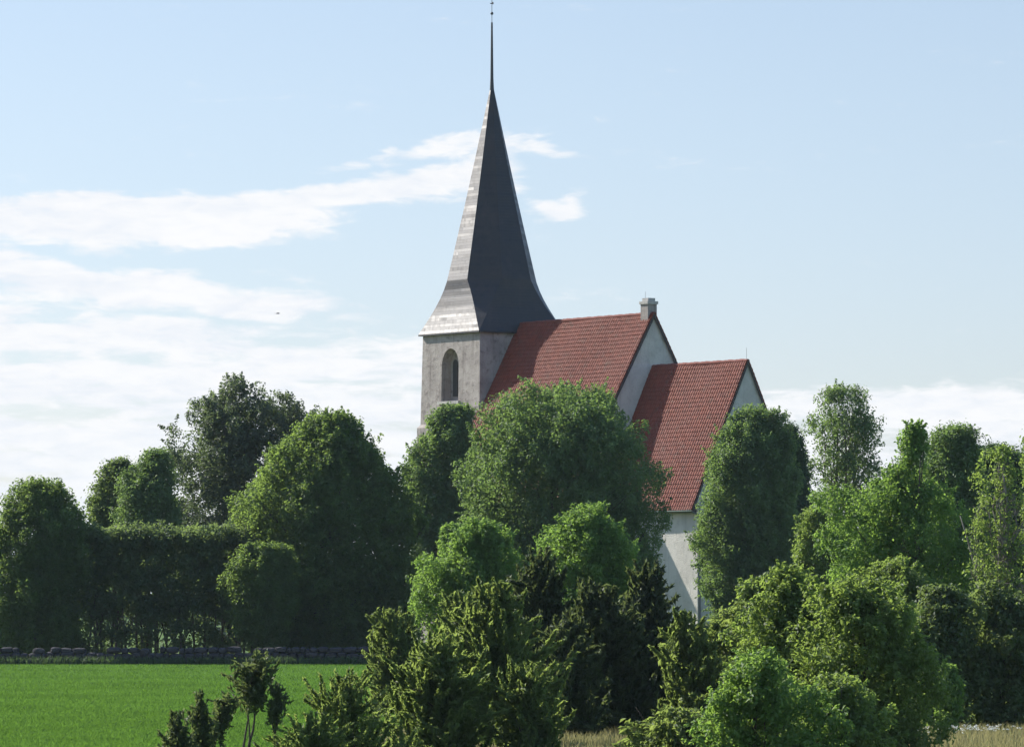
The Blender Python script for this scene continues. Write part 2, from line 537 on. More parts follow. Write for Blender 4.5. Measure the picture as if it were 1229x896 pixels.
def build_crown(rows, depth, base, rng, mat, parent, leaf, clump, density, aspect=0.6, deep=0.85, gap=0.0, shell=0.40,
                style='broad', up=0.5, core=0.28, lobe=0.21, ragged=0.12, sprig=0.0):
    """a crown as boughs (lobes) that carry leaf clumps that carry leaves, inside the outline given by rows"""
    z, l, r = envelope(rows, depth, base)
    zmin = max(z[0], 0.05); zmax = z[-1]
    zs = np.linspace(zmin, zmax, 60)
    a = np.interp(zs, z, (r - l) / 2)
    area = 2 * math.pi * float(np.sum(a) * (zs[1] - zs[0]))
    n_leaves = int(min(density * area / (leaf * leaf * aspect * 0.5), 150000))
    p = a + 0.12 * a.max(); p /= p.sum()
    amax = a.max()
    half = lambda zz: np.interp(zz, z, (r - l) / 2)
    mid = lambda zz: np.interp(zz, z, (r + l) / 2)
    if style == 'broad':
        R0 = lobe * amax
        n_lo = max(9, int(area * 2.6 / (math.pi * R0 * R0)))
        lz = rng.choice(zs, n_lo, p=p) + rng.normal(0, (zmax - zmin) / 60, n_lo)
        R = R0 * rng.uniform(0.5, 1.45, n_lo)
        R = np.minimum(R, 0.80 * half(lz) + 0.12 * amax)
        lz = np.minimum(lz, zmax - R * rng.uniform(0.95, 1.2, n_lo) - clump * 0.3); lz = np.maximum(lz, zmin + R * 0.25)
        A = np.minimum(half(lz), half(np.minimum(lz + 0.6 * R, zmax)) + 0.35 * R)
        rr = rng.uniform(0, 1, n_lo) ** shell; ph = rng.uniform(0, 2 * math.pi, n_lo)
        wig = 1 + ragged * np.clip(rng.normal(0, 1, n_lo), -2, 1.1)
        Ai = np.maximum(A - R * 0.70, 0.03) * wig
        Lc = np.stack([mid(lz) + Ai * rr * np.cos(ph), np.maximum(A * deep - R * 0.7, 0.03) * wig * rr * np.sin(ph), lz], axis=1)
        if gap > 0:
            k = 1.6 / R0
            g = np.sin(Lc[:, 0] * k + 1.3) + np.sin(Lc[:, 1] * k * 0.9 + 4.0) + np.sin(Lc[:, 2] * k * 1.1 + 0.4) + rng.normal(0, 1.0, n_lo)
            keep = g > np.quantile(g, gap); Lc = Lc[keep]; R = R[keep]; n_lo = len(Lc)
        outl = Lc.copy(); outl[:, 0] -= mid(Lc[:, 2]); outl[:, 2] -= zmin + 0.4 * (zmax - zmin)
        outl = unit(outl)
        ncl = np.maximum((9.0 * (R / clump) ** 2 * 0.34).astype(int), 5)
        li = np.repeat(np.arange(n_lo), ncl); n_cl = len(li)
        d = unit(unit(rng.normal(size=(n_cl, 3))) + outl[li] * 0.45 + np.array([0, 0, 0.28]))
        C = Lc[li] + d * (R[li] * rng.uniform(0.55, 1.12, n_cl))[:, None] * np.array([1, 1, 0.85])
        rc = clump * rng.uniform(0.5, 1.25, n_cl)
        lob = d
    else:
        n_cl = max(26, int(area * 4.5 / (clump * clump * 3.1)))
        cz = rng.choice(zs, n_cl, p=p) + rng.normal(0, (zmax - zmin) / 60, n_cl)
        rc = clump * rng.uniform(0.5, 1.5, n_cl)
        cz = np.clip(cz, zmin + rc * 0.3, zmax - rc * 0.8)
        A = half(cz)
        rr = rng.uniform(0, 1, n_cl) ** shell; ph = rng.uniform(0, 2 * math.pi, n_cl)
        Ai = np.maximum(A - rc * 0.3, 0.02) * (1 + ragged * 1.3 * rng.normal(0, 1, n_cl))
        C = np.stack([mid(cz) + Ai * rr * np.cos(ph), Ai * deep * rr * np.sin(ph), cz], axis=1)
        if gap > 0:
            keep = rng.random(n_cl) > gap
            C = C[keep]; rc = rc[keep]; n_cl = len(C)
    C[:, 2] = np.maximum(C[:, 2], 0.05)
    per = rng.uniform(0.5, 1.5, n_cl) * rc ** 2
    per = np.maximum((per / per.sum() * n_leaves), 4).astype(int)
    idx = np.repeat(np.arange(n_cl), per)
    n = len(idx)
    d = unit(rng.normal(size=(n, 3)))
    rad = rc[idx] * rng.uniform(0, 1, n) ** 0.5
    out = C.copy(); out[:, 0] -= mid(C[:, 2]); out[:, 2] -= (zmin + zmax) / 2
    out = unit(out)
    if style == 'broad':
        shoot = unit(lob * 0.7 + np.array([0, 0, 0.75]) + rng.normal(0, 0.2, (n_cl, 3)))       # every clump is an upward shoot
        along = rng.uniform(-1, 1, n)
        pos = C[idx] + d * (rad * 0.72 * (1 - 0.35 * along))[:, None] + shoot[idx] * (along * rc[idx] * 0.8)[:, None]
        nr = d * 0.6 + lob[idx] * 0.3 + np.array([0, 0, up]) + rng.normal(0, 0.4, (n, 3))
        ax = d * 0.7 + rng.normal(0, 0.6, (n, 3)) + np.array([0, 0, -0.4])
        k = int(n * core)
        if k:                                           # the inner twigs' leaves, well inside the outline
            fz = rng.choice(zs, k, p=p) + rng.uniform(-0.5, 0.5, k) * (zs[1] - zs[0]); fz = zmin + (fz - zmin) * 0.93
            fa = np.maximum(half(fz) - 0.35 * R0, 0.02); fp = rng.uniform(0, 2 * math.pi, k); fr = rng.uniform(0, 1, k) ** 0.5
            pos = np.concatenate([pos, np.stack([mid(fz) + fa * fr * np.cos(fp), fa * fr * deep * np.sin(fp), fz], axis=1)])
            nr = np.concatenate([nr, rng.normal(0, 0.6, (k, 3)) + np.array([0, 0, 0.5])])
            ax = np.concatenate([ax, rng.normal(0, 0.7, (k, 3)) + np.array([0, 0, -0.35])])
        if sprig > 0:                                   # young shoots that stick out of the outline
            m_ = int(sprig * n_lo * 4)
            q = rng.integers(0, n_lo, m_)
            sd = unit(unit(rng.normal(size=(m_, 3))) * 0.8 + outl[q] * 0.6 + np.array([0, 0, 0.9]))
            ln = R0 * rng.uniform(0.35, 1.25, m_)
            st = Lc[q] + sd * (R[q] * 0.75)[:, None]
            per_s = np.maximum((ln / leaf * 5.5).astype(int), 5)
            si = np.repeat(np.arange(m_), per_s); k = len(si)
            tt = rng.uniform(0, 1, k)
            off = unit(rng.normal(size=(k, 3)))
            sp = st[si] + sd[si] * (tt * ln[si])[:, None] + off * (leaf * 0.75 * (1.25 - tt))[:, None]
            sp[:, 2] -= 0.12 * ln[si] * tt ** 2
            pos = np.concatenate([pos, sp])
            nr = np.concatenate([nr, off * 0.4 + np.array([0, 0, 0.6]) + rng.normal(0, 0.35, (k, 3))])
            ax = np.concatenate([ax, off * 0.9 + sd[si] * 0.5 + rng.normal(0, 0.2, (k, 3))])
        ob = leaf_mesh('crown', pos, nr, leaf, aspect, rng, mat, parent, ax)
    elif style == 'plume':                              # juniper: upright feathery sprays
        lean = unit(out * np.array([0.9, 0.9, 0.1]) + np.array([0, 0, 0.9]) + rng.normal(0, 0.45, (n_cl, 3)))
        t = rng.uniform(-1, 1, n)
        taper = np.clip(1.0 - 0.5 * (t + 1), 0.06, 1)
        pos = C[idx] + lean[idx] * (t * rc[idx] * 1.5)[:, None] + d * (rc[idx] * 0.5 * taper * rng.uniform(0.2, 1, n))[:, None]
        ax = lean[idx] * 0.9 + d * 0.75 + rng.normal(0, 0.15, (n, 3))
        nr = d + rng.normal(0, 0.4, (n, 3))
        ob = leaf_mesh('crown', pos, nr, leaf, aspect, rng, mat, parent, ax, 0.4)
    else:                                               # juniper with drooping tips
        lean = unit(out * np.array([1.0, 1.0, 0.3]) + np.array([0, 0, 0.35]) + rng.normal(0, 0.35, (n_cl, 3)))
        t = rng.uniform(-1, 1, n)
        pos = C[idx] + lean[idx] * (t * rc[idx] * 1.3)[:, None] + d * (rc[idx] * 0.45 * rng.uniform(0.1, 1, n))[:, None]
        pos[:, 2] -= (t + 1) ** 2 * rc[idx] * 0.28
        ax = lean[idx] * 0.6 + d * 0.7 + np.array([0, 0, -0.5])
        nr = d + rng.normal(0, 0.4, (n, 3)) + np.array([0, 0, 0.3])
        ob = leaf_mesh('crown', pos, nr, leaf, aspect, rng, mat, parent, ax, 0.4)
    if pos[:, 2].min() < leaf:
        me = ob.data
        co = np.empty(len(me.vertices) * 3, np.float32); me.vertices.foreach_get('co', co)
        co[2::3] = np.maximum(co[2::3], 0.02 + 0.05 * rng.random(len(me.vertices)).astype(np.float32)); me.vertices.foreach_set('co', co); me.update()
    return C, rc, (z, l, r)


def build_wood(C, rc, env, rng, mat, parent, girth, stems, limbs, twigs, name='trunk'):
    """trunk, limbs and twigs in one mesh, the limbs reaching for the leaf clumps"""
    z, l, r = env
    H = z[-1]
    V = []; F = []; off = 0

    def put(path, rad, n=6):
        nonlocal off
        v, f = tube_arrays(path, rad, n)
        V.append(v); F.extend([tuple(i + off for i in q) for q in f]); off += len(v)

    trunks = []
    for s in range(stems):
        if stems == 1:
            b0 = np.zeros(2)
        else:
            b0 = rng.normal(0, girth * 2.2, 2)
        topz = H * rng.uniform(0.72, 0.9)
        cxt = np.interp(topz, z, (l + r) / 2)
        tx = cxt * 0.85 + (rng.normal(0, 0.055 * H) if stems > 1 else rng.normal(0, 0.03 * H))
        ty = rng.normal(0, 0.05 * H) if stems > 1 else 0.0
        k = 9
        t = np.linspace(0, 1, k)
        path = np.stack([b0[0] + (tx - b0[0]) * t ** 1.3, b0[1] + (ty - b0[1]) * t ** 1.3, topz * t - 0.08 * (t == 0)], axis=1)
        path[1:-1, :2] += rng.normal(0, 0.008 * H, (k - 2, 2))
        g = girth * (1 if s == 0 else rng.uniform(0.55, 0.95))
        rad = g * (1 - 0.86 * t) * np.where(t == 0, 1.35, 1.0)
        put(path, rad, 8)
        trunks.append((path, rad))
    order = rng.permutation(len(C))[:limbs]
    for i in order:
        c = C[i]
        path, rad = min(trunks, key=lambda tr: np.hypot(*(c[:2] - np.array([np.interp(c[2], tr[0][:, 2], tr[0][:, 0]), np.interp(c[2], tr[0][:, 2], tr[0][:, 1])]))))
        zz = np.clip(c[2] - np.hypot(c[0], c[1]) * rng.uniform(0.55, 1.1), H * 0.10, path[-1, 2] * rng.uniform(0.55, 0.97))
        st = np.array([np.interp(zz, path[:, 2], path[:, 0]), np.interp(zz, path[:, 2], path[:, 1]), zz])
        r0 = np.interp(zz, path[:, 2], rad) * 0.5
        t = np.linspace(0, 1, 6)[:, None]
        mid = (st + c) / 2 + np.array([0, 0, -0.06 * np.linalg.norm(c - st)])
        pth = (1 - t) ** 2 * st + 2 * t * (1 - t) * mid + t ** 2 * c
        pth[1:-1] += rng.normal(0, 0.012 * H, (4, 3))
        put(pth, r0 * (1 - 0.85 * t[:, 0]) + 0.004, 5)
        for q in range(twigs):
            a = pth[rng.integers(2, 5)]
            e = c + rng.normal(0, 0.45, 3) * rc[i]
            e[2] = max(e[2], a[2] - 0.2)
            put(np.array([a, (a + e) / 2 + rng.normal(0, 0.01 * H, 3), e]), np.array([r0 * 0.4 + 0.003, r0 * 0.25 + 0.003, 0.004]), 4)
    V = np.concatenate(V)
    return from_lists(name, V, F, mat, parent, smooth=True)


SEED = [100]
GROUPS = {'broadleaf_tree': 'broadleaf trees round the church', 'juniper': 'junipers in front of the church', 'small_juniper': 'small juniper sprigs before the field',
          'leafy_bush': 'leafy bushes in the right foreground', 'scrub_bush': 'scrub bushes in the foreground', 'leafy_shrub': 'bright leafy shrubs before the nave',
          'young_tree': 'young trees at the right edge', 'ash_tree': 'ash trees'}


def plant(name, label, cat, base_px, depth, rows, mat, leaf, clump, density, group=None, girth=0.25, stems=1, limbs=14, twigs=1,
          wood='bark', widen=None, **kw):
    """a tree or shrub: an Empty at its foot with a trunk and a crown"""
    SEED[0] += 1
    rng = np.random.default_rng(SEED[0])
    b = at(base_px, HORIZON, depth); b.z = 0.0
    leaf *= 0.8; clump *= 0.85; density *= 1.15
    widen = widen or (1.15 if depth < 150 else 1.02)
    broad = kw.get('style', 'broad') == 'broad'
    if depth < 150:
        kw.setdefault('ragged', 0.3 if broad else 0.2)
        if broad:
            kw['gap'] = max(kw.get('gap', 0), 0.3); kw.setdefault('core', 0.12); kw.setdefault('lobe', 0.24)
    else:
        leaf *= 0.72; clump *= 0.78
    if broad: kw.setdefault('sprig', 1.0 if depth < 150 else (0.8 if depth < 230 else 0.45))
    rows = [(y, (a + c) / 2 - (c - a) / 2 * widen, (a + c) / 2 + (c - a) / 2 * widen) for y, a, c in rows]
    root = empty(name, b)
    tag(root, label, cat, group or GROUPS.get(name))
    C, rc, env = build_crown(rows, depth, b, rng, L[mat], root, leaf, clump, density, **kw)
    build_wood(C, rc, env, rng, M[wood], root, girth, stems, limbs, twigs)
    return root


# ------------------------------------------------------------------ the church
TH = math.radians(54.49)
CH = Vector(((590.28 - 614.5) / FOCAL * 350.0, 350.0, 0.0))
church = empty('church', CH, -TH)
tag(church, 'white plastered church with a tall dark spire and red tiled roofs behind the trees', 'church')
Z0 = EYE            # photogrammetric heights below are measured from eye level
EH = 3.75           # half width of the spire's eaves
TW = 3.50           # half width of the tower below the eaves
ZE = 18.75 + Z0
ZB = 22.49 + Z0
RB = 3.00
ZA = 36.18 + Z0
# local axes: x = east along the ridge, y = north, so the visible long side is at negative y

# ---- tower
def boolean_cut(ob, cutters):
    for c in cutters:
        md = ob.modifiers.new('cut', 'BOOLEAN'); md.operation = 'DIFFERENCE'; md.object = c; md.solver = 'EXACT'
    dg = bpy.context.evaluated_depsgraph_get()
    me = bpy.data.meshes.new_from_object(ob.evaluated_get(dg))
    ob.modifiers.clear()
    old = ob.data; ob.data = me; bpy.data.meshes.remove(old)
    for c in cutters:
        d = c.data; bpy.data.objects.remove(c); bpy.data.meshes.remove(d)


def arch_outline(cx, z0, z1, half, n=10, pointed=1.0):
    """outline (x, z) of an arched opening; pointed > 1 gives a pointed arch"""
    spring = z1 - half * pointed
    pts = [(cx - half, z0), (cx + half, z0), (cx + half, spring)]
    for i in range(1, n):
        a = math.pi * i / n
        pts.append((cx + half * math.cos(a), spring + half * pointed * math.sin(a) ** 0.9))
    pts.append((cx - half, spring))
    return pts


def arch_prism(bm, outline, y0, y1):
    add_prism(bm, [(x, y0, z) for x, z in outline], [(x, y1, z) for x, z in outline])


ZS = (HORIZON - 512) / FOCAL * 350.0 + Z0 + 0.05      # the set-off
bm = bmesh.new()
def sq(h, z): return [(-h, -h, z), (h, -h, z), (h, h, z), (-h, h, z)]
add_prism(bm, sq(TW + 0.13, ZS - 0.3), sq(TW, ZE - 0.02))
tower = from_bm('tower_wall', bm, M['tower_plaster'], church)
# the belfry opening on the long side
WX = -0.05; WZ0 = (HORIZON - 481) / FOCAL * 348 + Z0; WZ1 = (HORIZON - 418) / FOCAL * 348 + Z0
bm = bmesh.new(); arch_prism(bm, arch_outline(WX, WZ0, WZ1, 1.05, 12, 1.25), -5.0, -TW + 0.75)
cut = from_bm('cutter', bm, None)
cut.parent = church
bpy.context.view_layer.update()
boolean_cut(tower, [cut])
bm = bmesh.new()
outl = arch_outline(WX, WZ0, WZ1, 1.05, 12, 1.25)
arch_prism(bm, [(x * 0.999, z) for x, z in outl], -TW + 0.73, -TW + 0.80)
win = from_bm('belfry_window', bm, M['tower_plaster'], tower)
bm = bmesh.new()
for dxx in (-0.42, 0.42):
    arch_prism(bm, arch_outline(WX + dxx, WZ0 + 0.35, WZ1 - 0.75, 0.27, 8, 1.4), -TW + 0.66, -TW + 0.735)
from_bm('sound_shutter', bm, M['shutter'], tower)
bm = bmesh.new(); add_box(bm, WX - 1.3, WX + 1.3, -TW - 0.28, -TW + 0.1, WZ0 - 0.22, WZ0 - 0.02)
from_bm('window_sill', bm, M['pale_stone'], tower)
bm = bmesh.new()
add_prism(bm, sq(TW + 0.42, -0.1), sq(TW + 0.30, ZS - 0.12))
add_prism(bm, sq(TW + 0.30, ZS - 0.118), sq(TW + 0.12, ZS + 0.12))
from_bm('tower_base', bm, M['tower_plaster'], church)

# ---- spire: a square skirt broached to an octagon
def octo(R, z, flat=True):
    return [Vector((R * math.cos(math.pi / 8 + i * math.pi / 4), R * math.sin(math.pi / 8 + i * math.pi / 4), z)) for i in range(8)]


bm = bmesh.new()
RBc = RB / math.cos(math.pi / 8)
apex = [bm.verts.new(p) for p in octo(0.14, ZA)]
rings = [apex]
for f in (0.2, 0.4, 0.6, 0.8, 1.0):
    R = 0.14 + (RBc - 0.14) * f
    R -= 0.06 * math.sin(math.pi * f)
    rings.append([bm.verts.new(p) for p in octo(R, ZA + (ZB - ZA) * f)])
corners = [Vector((EH, EH, ZE)), Vector((-EH, EH, ZE)), Vector((-EH, -EH, ZE)), Vector((EH, -EH, ZE))]
# skirt: octagon vertex i sits beside corner i//2; the skirt swings out in a shallow curve
steps = 6
o_last = octo(RBc, ZB)
for s in range(1, steps + 1):
    t = s / steps
    ring = []
    for i in range(8):
        c = corners[i // 2]
        p = o_last[i].lerp(c, t)
        bulge = 0.20 * math.sin(math.pi * t ** 0.85)
        hor = Vector((p.x, p.y, 0)); n_ = hor.normalized()
        p = p - n_ * bulge
        if s == steps:
            p = c + (o_last[i] - c).normalized() * 0.02
        ring.append(bm.verts.new(p))
    rings.append(ring)
for a, b in zip(rings, rings[1:]):
    for i in range(8):
        bm.faces.new((a[i], b[i], b[(i + 1) % 8], a[(i + 1) % 8]))
bm.faces.new(apex)
under = [bm.verts.new(v.co + Vector((0, 0, -0.10))) for v in rings[-1]]
for i in range(8):
    bm.faces.new((rings[-1][i], under[i], under[(i + 1) % 8], rings[-1][(i + 1) % 8]))
bm.faces.new(under[::-1])
spire = from_bm('spire', bm, M['shingle'], church)
bm = bmesh.new()
zm = (HORIZON - 25) / FOCAL * 350 + Z0
add_lathe(bm, [(0.20, ZA - 0.6), (0.15, ZA + 0.05), (0.115, ZA + 0.8), (0.095, ZA + 2.4), (0.065, zm)], 0, 0, 10)
from_bm('mast', bm, M['dark_iron'], spire)
zb_ = (HORIZON - 14) / FOCAL * 350 + Z0
bm = bmesh.new()
add_lathe(bm, [(0.022, zm - 0.02), (0.02, zb_ + 3.2)], 0, 0, 6)
from_bm('vane_rod', bm, M['dark_iron'], spire)
bm = bmesh.new()
bmesh.ops.create_uvsphere(bm, u_segments=12, v_segments=8, radius=0.11, matrix=Matrix.Translation((0, 0, zb_)))
from_bm('vane_ball', bm, M['dark_iron'], spire, True)
bm = bmesh.new()
cock = [(-0.55, 0.0), (-0.30, 0.12), (0.05, 0.10), (0.28, 0.25), (0.30, 0.48), (0.42, 0.50), (0.55, 0.42), (0.46, 0.38), (0.40, 0.10),
        (0.22, -0.15), (-0.05, -0.20), (-0.35, -0.05), (-0.62, 0.35), (-0.80, 0.40), (-0.74, 0.12)]
zc_ = zb_ + 2.55
cs, sn = math.cos(0.9), math.sin(0.9)
add_prism(bm, [(x * cs - 0.012 * sn, x * sn + 0.012 * cs, zc_ + zz) for x, zz in cock], [(x * cs + 0.012 * sn, x * sn - 0.012 * cs, zc_ + zz) for x, zz in cock])
from_bm('weathercock', bm, M['dark_iron'], spire)
bm = bmesh.new()
zx = (HORIZON - 2) / FOCAL * 350 + Z0
add_box(bm, -0.02, 0.02, -0.14, 0.14, zx - 0.03, zx + 0.03)
add_box(bm, 0.022, 0.16, -0.02, 0.02, zx - 0.06, zx + 0.09)
from_bm('vane_cross', bm, M['dark_iron'], spire)


# ---- nave and chancel
def tiled_slope(name, p_ridge0, p_ridge1, p_eave0, p_eave1, thick, mat, parent, wavy=True):
    """a slope of pantiles: waves across, small steps at every course"""
    r0, r1, e0, e1 = map(Vector, (p_ridge0, p_ridge1, p_eave0, p_eave1))
    du = r1 - r0; dv = e0 - r0
    LU, LV = du.length, dv.length
    u = du.normalized(); v = dv.normalized(); n = u.cross(v)
    if n.z < 0: n = -n
    tile_w, course = 0.25, 0.32
    ncols = int(round(LU / tile_w)); per = 5 if wavy else 1
    us = np.linspace(0, LU, ncols * per + 1)
    crs = int(round(LV / course))
    vrow = []
    for k in range(crs):
        a = LV * k / crs; b = LV * (k + 1) / crs
        vrow += [(a, 0.0), (b - 0.003, 0.026)]
    rng = np.random.default_rng(5)
    wob = rng.normal(0, 0.006, (len(vrow), ncols + 1))
    verts = []; uvs = []
    for j, (vv, hh) in enumerate(vrow):
        for i, uu in enumerate(us):
            ph = 2 * math.pi * uu / (LU / ncols)
            h_ = hh + (0.026 * math.sin(ph) if wavy else 0) + wob[j, i // per]
            sag = 0.030 * math.sin(uu * 0.83 + vv * 0.31) + 0.022 * math.sin(uu * 0.41 - vv * 0.57 + 1.7) + 0.056
            p = r0 + u * uu + v * vv + n * (h_ + thick + sag)
            verts.append(p); uvs.append((uu, vv))
    nu = len(us); faces = []
    for j in range(len(vrow) - 1):
        for i in range(nu - 1):
            a = j * nu + i
            faces.append((a, a + 1, a + nu + 1, a + nu))
    # the underside and edges
    k = len(verts)
    for p, q in ((r0, (0, 0)), (r1, (LU, 0)), (r1 + dv, (LU, LV)), (r0 + dv, (0, LV))):
        verts.append(p); uvs.append(q)
    faces.append((k, k + 1, k + 2, k + 3))
    last = (len(vrow) - 1) * nu
    for i in range(nu - 1):
        pass
    top = [i for i in range(nu)]; bot = [last + i for i in range(nu)]
    faces.append(tuple(bot) + (k + 2, k + 3))
    lefts = [j * nu for j in range(len(vrow))]; rights = [j * nu + nu - 1 for j in range(len(vrow))]
    faces.append(tuple(lefts[::-1]) + (k, k + 3))
    faces.append(tuple(rights) + (k + 2, k + 1))
    return from_lists(name, verts, faces, mat, parent, uvs=uvs)


def gabled_body(bm, x0, x1, half, z_e, z_r):
    a = [(x0, -half, -0.1), (x0, half, -0.1), (x0, half, z_e), (x0, 0, z_r), (x0, -half, z_e)]
    b = [(x1, y, z) for _, y, z in a]
    add_prism(bm, a, b)


def roof_pair(part, x0, x1, tan, z_r, half_out, parent, ridge_over):
    ze = z_r - half_out * tan
    rf = tiled_slope(part, (x0, 0, z_r), (x1, 0, z_r), (x0, -half_out, ze), (x1, -half_out, ze), 0.10, M['tile'], parent)
    nb = tiled_slope('roof_slope', (x1, 0, z_r), (x0, 0, z_r), (x1, half_out, ze), (x0, half_out, ze), 0.10, M['tile'], rf, False)
    # ridge tiles: half round, one every 0.4 m
    bm = bmesh.new()
    k = int((x1 - x0) / 0.4)
    for i in range(k):
        xa = x0 + (x1 - x0) * i / k; xb = x0 + (x1 - x0) * (i + 1) / k + 0.03
        ra = 0.15 + 0.012 * ((i * 7) % 3); zz = z_r + 0.10
        ring = lambda x, r_: [(x, r_ * 1.1 * math.cos(q), zz + r_ * math.sin(q)) for q in (-0.5, 0.2, 0.8, math.pi / 2, math.pi - 0.8, math.pi - 0.2, math.pi + 0.5)]
        add_prism(bm, ring(xa, ra), ring(xb, ra * 0.9))
    from_bm('ridge_tiles', bm, M['ridge'], rf)
    return rf, ze


ZRN = 19.35 + Z0; TN = 10 / 5.703; EN = 18.894
NAVE_HALF = 6.75; NAVE_OUT = 7.15
bm = bmesh.new()
gabled_body(bm, TW + 0.3, EN, NAVE_HALF, ZRN - 0.06 - NAVE_HALF * TN, ZRN - 0.06)
nave = from_bm('nave_wall', bm, M['white_plaster'], church)
nroof, zen = roof_pair('nave_roof', EH - 0.36, EN + 0.10, TN, ZRN - 0.14, NAVE_OUT, church, 0.1)

ZRC = 15.778 + Z0; TC = (15.778 - 6.139) / 4.546; EC = 29.117
CH_HALF = 4.15; CH_OUT = 4.62
bm = bmesh.new()
gabled_body(bm, EN + 0.004, EC, CH_HALF, ZRC - 0.06 - CH_HALF * TC, ZRC - 0.06)
chancel = from_bm('chancel_wall', bm, M['white_plaster'], church)
# south window of the chancel: cut the niche, then glaze it
cwx = EN + 4.3
bm = bmesh.new(); arch_prism(bm, arch_outline(cwx, 3.0, 8.4, 0.62, 10, 1.35), -6.0, -CH_HALF + 0.35)
cut = from_bm('cutter', bm, None); cut.parent = church
bm = bmesh.new()
add_prism(bm, [(EC - 0.4, y, z) for y, z in arch_outline(0, 4.2, 9.6, 0.65, 10, 1.35)], [(EC + 2, y, z) for y, z in arch_outline(0, 4.2, 9.6, 0.65, 10, 1.35)])
cut2 = from_bm('cutter', bm, None); cut2.parent = church
bpy.context.view_layer.update()
boolean_cut(chancel, [cut, cut2])
bm = bmesh.new(); arch_prism(bm, arch_outline(cwx, 3.0, 8.4, 0.60, 10, 1.35), -CH_HALF + 0.28, -CH_HALF + 0.33)
from_bm('window', bm, M['glass'], chancel)
bm = bmesh.new()
add_prism(bm, [(EC - 0.38, y, z) for y, z in arch_outline(0, 4.2, 9.6, 0.63, 10, 1.35)], [(EC - 0.33, y, z) for y, z in arch_outline(0, 4.2, 9.6, 0.63, 10, 1.35)])
from_bm('window', bm, M['glass'], chancel)
bm = bmesh.new()
add_box(bm, EN + 0.02, EC + 0.12, -CH_HALF - 0.12, CH_HALF + 0.12, -0.1, 0.75)
from_bm('plinth', bm, M['pale_stone'], chancel)
croof, zec = roof_pair('chancel_roof', EN + 0.006, EC + 0.08, TC, ZRC - 0.14, CH_OUT, church, 0.1)

# eaves: white gutter along the chancel, dark board under it, a downpipe at the corner
bm = bmesh.new()
gp = []
for i in range(9):
    q = math.pi * i / 8
    gp.append((-0.075 * math.cos(q), -0.075 * math.sin(q)))
gy, gz = -CH_OUT - 0.03, zec + 0.03
ring = lambda x: [(x, gy + a, gz + b) for a, b in gp] + [(x, gy + 0.06, gz + 0.004), (x, gy - 0.06, gz + 0.004)][:0]
add_prism(bm, ring(EN + 0.3), ring(EC + 0.06))
from_bm('gutter', bm, M['white_metal'], croof)
bm = bmesh.new()
add_box(bm, EN + 0.012, EC + 0.06, -CH_OUT + 0.06, -CH_HALF - 0.003, zec - 0.10, zec - 0.02)
from_bm('soffit_board', bm, M['dark_board'], croof)
bm = bmesh.new()
vsx, vsy = EC + 0.10, -CH_HALF + 0.12
add_lathe(bm, [(0.055, 0.3), (0.055, zec - 0.35)], vsx, vsy, 8)
v_, f_ = tube_arrays([(vsx, vsy, zec - 0.4), (vsx, vsy - 0.1, zec - 0.25), (vsx, gy + 0.05, zec - 0.1), (vsx, gy, zec)], [0.055] * 4, 8)
off = [bm.verts.new(p) for p in v_]
for f in f_: bm.faces.new([off[i] for i in f])
from_bm('downpipe', bm, M['grey_metal'], chancel)


# verge boards on both gables
def verge(parent, x, tan, z_r, half_out):
    bm = bmesh.new()
    for sgn in (-1, 1):
        L_ = half_out
        a = [(x, sgn * 0.0, z_r + 0.16), (x, sgn * L_, z_r + 0.16 - L_ * tan), (x, sgn * L_, z_r - 0.14 - L_ * tan), (x, 0.0, z_r - 0.14)]
        b = [(x + 0.05, y, z) for _, y, z in a]
        add_prism(bm, a, b)
    from_bm('verge_board', bm, M['dark_board'], parent)


verge(nroof, EN + 0.105, TN, ZRN - 0.14, NAVE_OUT)
verge(croof, EC + 0.085, TC, ZRC - 0.14, CH_OUT)

# chimney on the nave ridge by the gable
bm = bmesh.new()
cx0, cx1 = EN - 0.92, EN - 0.10
zt = (HORIZON - 366) / FOCAL * 336 + Z0
add_box(bm, cx0, cx1, -0.38, 0.38, ZRN - 1.0, zt)
chim = from_bm('chimney', bm, M['tower_plaster'], nroof)
bm = bmesh.new()
add_box(bm, cx0 - 0.07, cx1 + 0.07, -0.45, 0.45, zt + 0.002, zt + 0.2)
add_box(bm, cx0 + 0.08, cx1 - 0.08, -0.30, 0.30, zt + 0.202, zt + 0.42)
from_bm('chimney_cap', bm, M['pale_stone'], nroof)
bm = bmesh.new()
for xx, zz in ((cx0 - 0.12, zt + 0.9), (EC - 0.2, ZRC + 0.85)):
    bm = bmesh.new(); add_lathe(bm, [(0.012, zz - 1.3), (0.010, zz)], xx, 0.12, 5)
    from_bm('lightning_rod', bm, M['grey_metal'], church)
# nave south windows (behind the trees)
for wx in (7.2, 13.2):
    bm = bmesh.new(); arch_prism(bm, arch_outline(wx, 4.2, 8.8, 0.65, 10, 1.35), -NAVE_HALF - 0.02, -NAVE_HALF + 0.06)
    from_bm('window', bm, M['glass'], nave)

